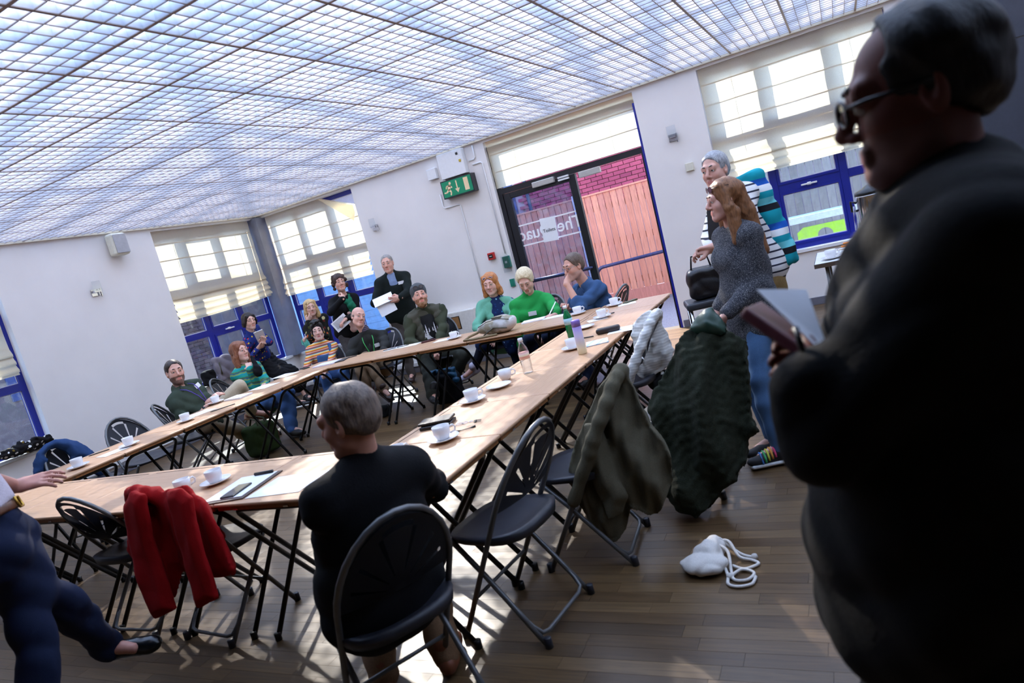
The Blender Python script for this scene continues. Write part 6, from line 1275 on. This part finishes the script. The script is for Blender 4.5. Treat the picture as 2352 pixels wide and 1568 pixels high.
flat('notebook', 1226, 737, .22, .15, 14, 'white reporter notebook before the green jumper', 'notebook', None, .012); flat('paper_sheet', 1275, 727, .21, .15, 0, 'white sheet before the hand with the pen', 'paper'); flat('paper_sheet', 1372, 734, .16, .12, 30, 'small white napkin under the cup by the pencil case', 'paper'); flat('paper_sheet', 1432, 756, .21, .20, 10, 'white sheet under the dark pencil case', 'paper'); flat('booklet', 1372, 787, .15, .16, 20, 'pale blue booklet beside the lilac flask', 'booklet', stripes('blue_booklet', [(150, 190, 226), (226, 232, 240)], .07, 0, soft=True), .006); flat('paper_sheet', 1440, 698, .16, .12, 20, 'white sheet beside the farthest cup', 'paper'); flat('notebook', 1448, 693, .05, .14, -30, 'dark folded case on the farthest right desk', 'notebook', simple('olive_case', (72, 70, 40), .6), .012)
# pens
def pen(px, py, yaw, ln, label, mat=BLKPL):
    c = at_z(px, py, ZT); a = math.radians(yaw); d = Vector((math.cos(a), math.sin(a), 0)) * ln / 2; return tag(MB().tube([c - d + Vector((0, 0, .0065)), c - d * .85 + Vector((0, 0, .0065)), c + d * .9 + Vector((0, 0, .0065)), c + d + Vector((0, 0, .0065))], [.002, .0045, .0045, .003], 8).build('pen', mat), label, 'pen')
pen(228, 1041, 60, .15, 'black pen beside the paper on the left row'); pen(512, 938, 60, .22, 'long black pen beside the cup of the bearded man'); pen(895, 803, 18, .15, 'black pen before the green lanyard man'); pen(925, 796, 15, .14, 'black pen before the man in the beanie'); pen(1352, 776, 0, .08, 'black marker beside the lilac flask'); pen(1400, 722, 25, .09, 'black pen beside the cup near the door'); pen(1215, 738, 20, .13, 'black pen on the reporter notebook'); pen(803, 822, 30, .17, 'black pen at the left of the far row')
# wallet and keys
v = at_z(1008, 976, ZT); r = empty('wallet', (v[0], v[1], ZT + .001), math.radians(14), label='black leather wallet folder beside the nearest cup', cat='wallet'); LE = simple('black_leather', (20, 20, 26), .3, var=.1, bump=.3, bscale=200)
bevel(MB().box((-.085, -.06, 0), (.085, .045, .016)).build('lower_cover', LE, r), .004); bevel(MB().box((-.095, -.045, .019), (.08, .06, .032)).build('upper_cover', LE, r), .004)
r = empty('keys', at_z(1066, 972, ZT + .004), label='bunch of keys on rings beside the black wallet', cat='keys')
for k, (x, y, q) in enumerate(((-.03, .0, .016), (.0, .012, .014), (.03, .02, .010))): MB().tube([(x + q * math.cos(a), y + q * math.sin(a), .0) for a in np.linspace(0, 2 * math.pi, 16, endpoint=False)], .0016, 6, closed=True).build('ring', CHROME, r)
for x, y in ((.05, .03), (.06, .008)): MB().box((x, y, -.001), (x + .03, y + .006, .001)).lathe([(0, -.001), (.009, -.001), (.009, .001), (0, .001)], 12, (x, y, 0)).build('key', simple('dark_key', (50, 48, 50), .4, .7), r)
tag(MB().tube([at_z(1045, 991, ZT + .004), at_z(1060, 988, ZT + .004), at_z(1080, 982, ZT + .004), at_z(1092, 978, ZT + .004)], [.006, .002, .002, .006], 8).build('cable', BLKPL), 'short black charging cable beside the nearest cup', 'cable')
# pencil case
C0 = np.array(at_z(1398, 763, ZT)); tag(link('pencil_case', SDF().box((0, 0, .021), (.088, .032, .021), .018, fr=np.array(((math.cos(.25), math.sin(.25), 0), (-math.sin(.25), math.cos(.25), 0), (0, 0, 1)))).mesh('pencil_case', .006), simple('dark_brown_case', (36, 26, 26), .5, bump=.2), loc=(C0[0], C0[1], ZT + .001)), 'dark brown pencil case on the right row near the door', 'case')
# ================================================================== on the walls
def wall_light(fn, label):
    r = empty('wall_light', fn(0, 0, 0), label=label, cat='wall light', group='chrome and glass wall lights')
    def bx(nm, lo, hi, m): a, b = fn(*lo), fn(*hi); return world_child(MB().box([min(a[i], b[i]) for i in range(3)], [max(a[i], b[i]) for i in range(3)]).build(nm, m, r))
    bx('back_plate', (-.05, 0, -.05), (.05, .012, .03), CHROME); bx('arm', (-.04, .013, -.012), (.04, .06, .012), CHROME); bx('arm', (.042, .03, -.07), (.052, .05, .03), CHROME); bx('glass_plate', (-.045, .062, .0), (.055, .068, .12), CLEAR)
wA = lambda y0, z0: (lambda s, d, z: (XA + d + .0005, y0 + s, z0 + z)); wB = lambda x0, z0: (lambda s, d, z: (x0 + s, YB - d - .0005, z0 + z))
wall_light(wA(5.25, 2.15), 'chrome wall light on the left wall below the speaker'); wall_light(wB(-5.88, 2.16), 'chrome wall light right of the loose cornered blind'); wall_light(wB(-1.60, 2.17), 'chrome wall light on the pillar right of the door')
r = empty('loudspeaker', (XA, 5.66, 2.52), label='cream wall loudspeaker mounted high on the left wall', cat='speaker')
bevel(MB().box((.03, -.10, 0), (.17, .10, .27)).build('cabinet', simple('cream_plastic', (218, 214, 196), .5), r), .03, 3); bevel(MB().box((.172, -.085, .02), (.182, .085, .25)).build('grille', simple('grey_mesh', (176, 176, 180), .6, bump=.4, bscale=600), r), .006); MB().box((.001, -.03, .10), (.03, .03, .18)).build('bracket', WHITE, r)
# emergency exit sign
EXG = simple('exit_green', (0, 140, 96), .4, var=.02); EXC = simple('exit_cream', (244, 214, 170), .4, var=.02); r = empty('exit_sign', (-4.38, YB - .001, 2.345), label='green running man exit sign in a black box', cat='sign')
MB().box((-.235, -.115, -.115), (.235, 0, .115)).build('housing', BLACKF, r); fc_ = MB().box((-.222, -.119, -.10), (.222, -.1155, .10)).build('face', EXG, r)
def pic(nm, polys):
    mb = MB()
    for po in polys: mb.prism(po, -.1215, -.1195, lambda u, v, w: (u, w, v))
    return mb.build(nm, EXC, fc_)
ring = lambda cx, cz, q, n=12: [(cx + q * math.cos(2 * math.pi * i / n), cz + q * math.sin(2 * math.pi * i / n)) for i in range(n)]
def limb(a, b, w): d = Vector((b[0] - a[0], b[1] - a[1])).normalized() * w; return [(a[0] - d.y, a[1] + d.x), (b[0] - d.y, b[1] + d.x), (b[0] + d.y, b[1] - d.x), (a[0] + d.y, a[1] - d.x)]
pic('running_figure', [ring(-.095, .066, .017), limb((-.105, .045), (-.13, -.015), .020), limb((-.13, -.01), (-.10, -.045), .012), limb((-.10, -.045), (-.115, -.085), .010), limb((-.132, -.01), (-.165, -.04), .012), limb((-.165, -.04), (-.205, -.04), .009), limb((-.105, .035), (-.075, .005), .009), limb((-.112, .04), (-.155, .035), .009), limb((-.155, .035), (-.165, .005), .008)])
pic('arrow', [[(-.008, .08), (.008, .08), (.008, -.02), (-.008, -.02)], [(-.036, -.02), (.036, -.02), (0, -.075)]]); pic('door_symbol', [[(.11, .085), (.175, .085), (.175, -.075), (.11, -.075)]])
# distribution panel, conduits, call points
r = empty('control_box', (-4.40, YB - .001, 2.63), label='white control panel box above the exit sign', cat='box'); bevel(MB().box((-.19, -.09, -.15), (.19, 0, .17)).build('casing', WHITE, r), .006); MB().box((.10, -.096, .10), (.13, -.0905, .13)).build('lock', BLKPL, r); MB().box((.125, -.096, .005), (.155, -.0905, .035)).build('warning_mark', simple('yellow_mark', (200, 170, 40), .5), r)
r = empty('junction_box', (-4.74, YB - .001, 2.60), label='small white junction box left of the control panel', cat='box'); bevel(MB().box((-.07, -.06, -.07), (.07, 0, .07)).build('casing', WHITE, r), .006)
def conduit(pts, label): return tag(MB().tube(pts, .010, 8).build('conduit', WHITE), label, 'conduit')
yc = YB - .012
conduit([(-4.72, yc, 2.32), (-4.72, yc, 2.15), (-4.70, yc, 2.13), (-4.48, yc, 2.13), (-4.46, yc, 2.11), (-4.46, yc, .75)], 'white surface conduit running down from the exit sign'); conduit([(-4.14, yc, 2.56), (-4.02, yc, 2.56), (-4.0, yc, 2.54), (-4.0, yc, 1.36)], 'white surface conduit down to the green call point beside the door'); conduit([(-4.18, yc, 2.62), (-4.10, yc, 2.62), (-4.08, yc, 2.64), (-4.08, yc, 2.79)], 'white surface conduit rising from the control panel')
r = empty('fire_call_point', (-4.20, YB - .001, 1.37), label='red fire alarm call point on the back wall', cat='alarm'); bevel(MB().box((-.046, -.045, -.046), (.046, 0, .046)).build('housing', simple('alarm_red', (190, 34, 34), .4), r), .005); MB().box((-.03, -.049, -.025), (.03, -.0455, .025)).build('window', BLKPL, r); MB().box((-.018, -.052, -.004), (.018, -.0495, .004)).build('marking', WHITE, r)
r = empty('door_release', (-4.0, YB - .001, 1.25), label='green emergency door release beside the door frame', cat='switch'); bevel(MB().box((-.048, -.05, -.075), (.048, 0, .075)).build('housing', simple('release_green', (20, 122, 100), .4), r), .006); MB().box((-.014, -.056, -.014), (.014, -.0505, .014)).build('button', WHITE, r); MB().box((-.055, -.065, -.13), (.055, -.057, .085)).build('cover', CLEAR, r)
r = empty('key_switch', (-4.0, YB - .001, .97), label='small green switch plate below the door release', cat='switch'); MB().box((-.03, -.03, -.05), (.03, 0, .05)).build('plate', simple('release_green', (20, 122, 100), .4), r)
r = empty('thermostat', (-1.49, YB - .001, 1.80), label='small cream thermostat on the pillar right of the door', cat='thermostat'); bevel(MB().box((-.045, -.03, -.045), (.045, 0, .045)).build('casing', simple('cream_plastic', (218, 204, 176), .5), r), .006)
r = empty('convector_heater', (-4.97, YB - .001, .42), label='white wall convector heater with dark grille behind the beanie man', cat='heater'); HC = simple('heater_white', (226, 222, 214), .45); bevel(MB().box((-.30, -.14, 0), (.36, 0, .34)).build('casing', HC, r), .012); MB().box((-.24, -.146, .10), (.12, -.1405, .28)).build('grille', BLKPL, r)
for k in range(7): MB().box((-.235, -.149, .112 + k * .024), (-.01, -.1465, .118 + k * .024)).build('grille_bar', simple('dark_bar', (54, 54, 58), .5), r)
MB().box((.0, -.15, .11), (.11, -.1465, .27)).build('filter', simple('amber_filter', (150, 106, 60), .7), r)
# tumbler on the sill
TUMB = simple('mint_tumbler', (112, 206, 176), .35); r = empty('tumbler', (-7.70, 8.04, SILL + .013), label='mint green handled tumbler on the back window sill', cat='tumbler'); MB().lathe([(0, 0), (.032, 0), (.034, .08), (.046, .10), (.048, .20), (.046, .205), (0, .206)], 20).build('vessel', TUMB, r); MB().tube([(-.046, -.0, .19), (-.085, 0, .185), (-.09, 0, .12), (-.045, 0, .105)], .008, 8).build('handle', TUMB, r); MB().tube([(.01, 0, .20), (.018, 0, .27)], .004, 6).build('straw', WHITE, r)
# ================================================================== serving table by the right window
r = empty('serving_table', (.42, 6.15, 0), label='white serving table under the right window behind the foreground man', cat='table'); bevel(MB().box((-.72, -.36, .72), (.72, .36, .75)).build('table_top', simple('grey_white_top', (214, 214, 214), .4), r), .004); MB().box((-.725, -.365, .715), (.725, -.3605, .748)).box((-.725, -.36, .715), (-.7205, .365, .748)).build('edge_band', CHROME, r)
for sx in (-.64, .64):
    for sy in (-.30, .30): MB().tube([(sx, sy, 0), (sx, sy, .715)], .014, 8).build('leg', GTUBE, r)
r = empty('tea_urn', (.16, 6.25, .751), label='chrome hot water urn with black lid behind the foreground man', cat='urn'); MB().lathe([(0, 0), (.11, 0), (.11, .02), (.10, .03), (.10, .40), (.105, .41)], 24).build('tank', CHROME, r); MB().lathe([(.107, .411), (.10, .44), (.05, .46), (.02, .48), (0, .485)], 24).build('lid', BLKPL, r)
MB().tube([(-.12, -.02, .34), (-.13, -.02, .15)], .012, 8).build('gauge', CLEAR, r); MB().tube([(-.10, -.02, .08), (-.15, -.03, .08), (-.16, -.03, .05)], .013, 8).build('tap', BLKPL, r); MB().tube([(-.10, 0, .36), (-.14, 0, .38), (-.14, 0, .30), (-.10, 0, .30)], .010, 8).build('handle', BLKPL, r)
for i, (dx, dy, lab) in enumerate(((-.60, -.22, 'at the corner of the serving table'),)):
    v = (.42 + dx, 6.15 + dy); o = sau0.copy(); COL.objects.link(o); o.location = (v[0], v[1], .751); tag(o, 'white saucer ' + lab, 'saucer', 'white china saucers on the desks'); o = copy_tree(cup0); o.location = (v[0], v[1], .759); o.rotation_euler = (0, 0, .3); tag(o, 'white cup ' + lab, 'cup', 'white china cups on the desks')
rnd = random.Random(9)
r = empty('cutlery_tray', (-.02, 6.02, .751), label='tray of wooden stirrers and orange sachets on the serving table', cat='tray'); MB().box((-.16, -.10, 0), (.16, .10, .012)).build('tray_base', simple('tray_grey', (196, 190, 182), .5), r)
for k in range(8): MB().box((-.07, -.006, 0), (.07, .006, .006)).build('stirrer', simple('birch_stick', (206, 178, 140), .7), r, (rnd.uniform(-.07, .07), rnd.uniform(-.06, .06), .013 + k * .0065), (0, 0, rnd.uniform(-.5, .5)))
for k in range(4): MB().box((-.04, -.014, 0), (.04, .014, .01)).build('sachet', simple('orange_sachet', (236, 140, 60), .5), r, (rnd.uniform(-.05, .06), rnd.uniform(-.05, .06), .066 + k * .011), (0, 0, rnd.uniform(-.5, .5)))
r = empty('display_tray', (.26, 5.90, .751), label='dark blue tray of small packets on the serving table', cat='tray'); MB().box((-.12, -.05, 0), (.12, .05, .03)).build('tray_base', simple('navy_tray', (36, 40, 92), .5), r)
for k in range(5): MB().box((-.02, -.03, 0), (.02, .03, .02)).build('packet', simple('packet_%d' % (k % 3), [(210, 90, 60), (230, 200, 120), (120, 70, 50)][k % 3], .5), r, (-.09 + k * .045, 0, .031))
# stool with handbag by the pillar
r = empty('stool', (-1.14, 5.72, 0), .3, label='grey stool with chrome legs beside the striped top', cat='stool'); bevel(MB().box((-.18, -.16, .60), (.18, .16, .66)).build('seat', simple('dark_vinyl', (40, 42, 48), .5), r), .02, 3)
for sx in (-.15, .15):
    for sy in (-.13, .13): MB().tube([(sx * 1.1, sy * 1.1, 0), (sx, sy, .60)], .012, 8).build('leg', CHROME, r)
r = empty('handbag', (-1.13, 5.70, .661), .3, label='black leather handbag standing on the stool', cat='handbag'); s = SDF(); s.box((0, 0, .13), (.13, .07, .13), .05); link('bag_body', s.mesh('bag', .009, lambda q: wob(q, .005, 40)), LE, r); MB().tube([(-.08, 0, .25), (-.06, 0, .36), (.06, 0, .36), (.08, 0, .25)], .008, 8).build('handle', LE, r)
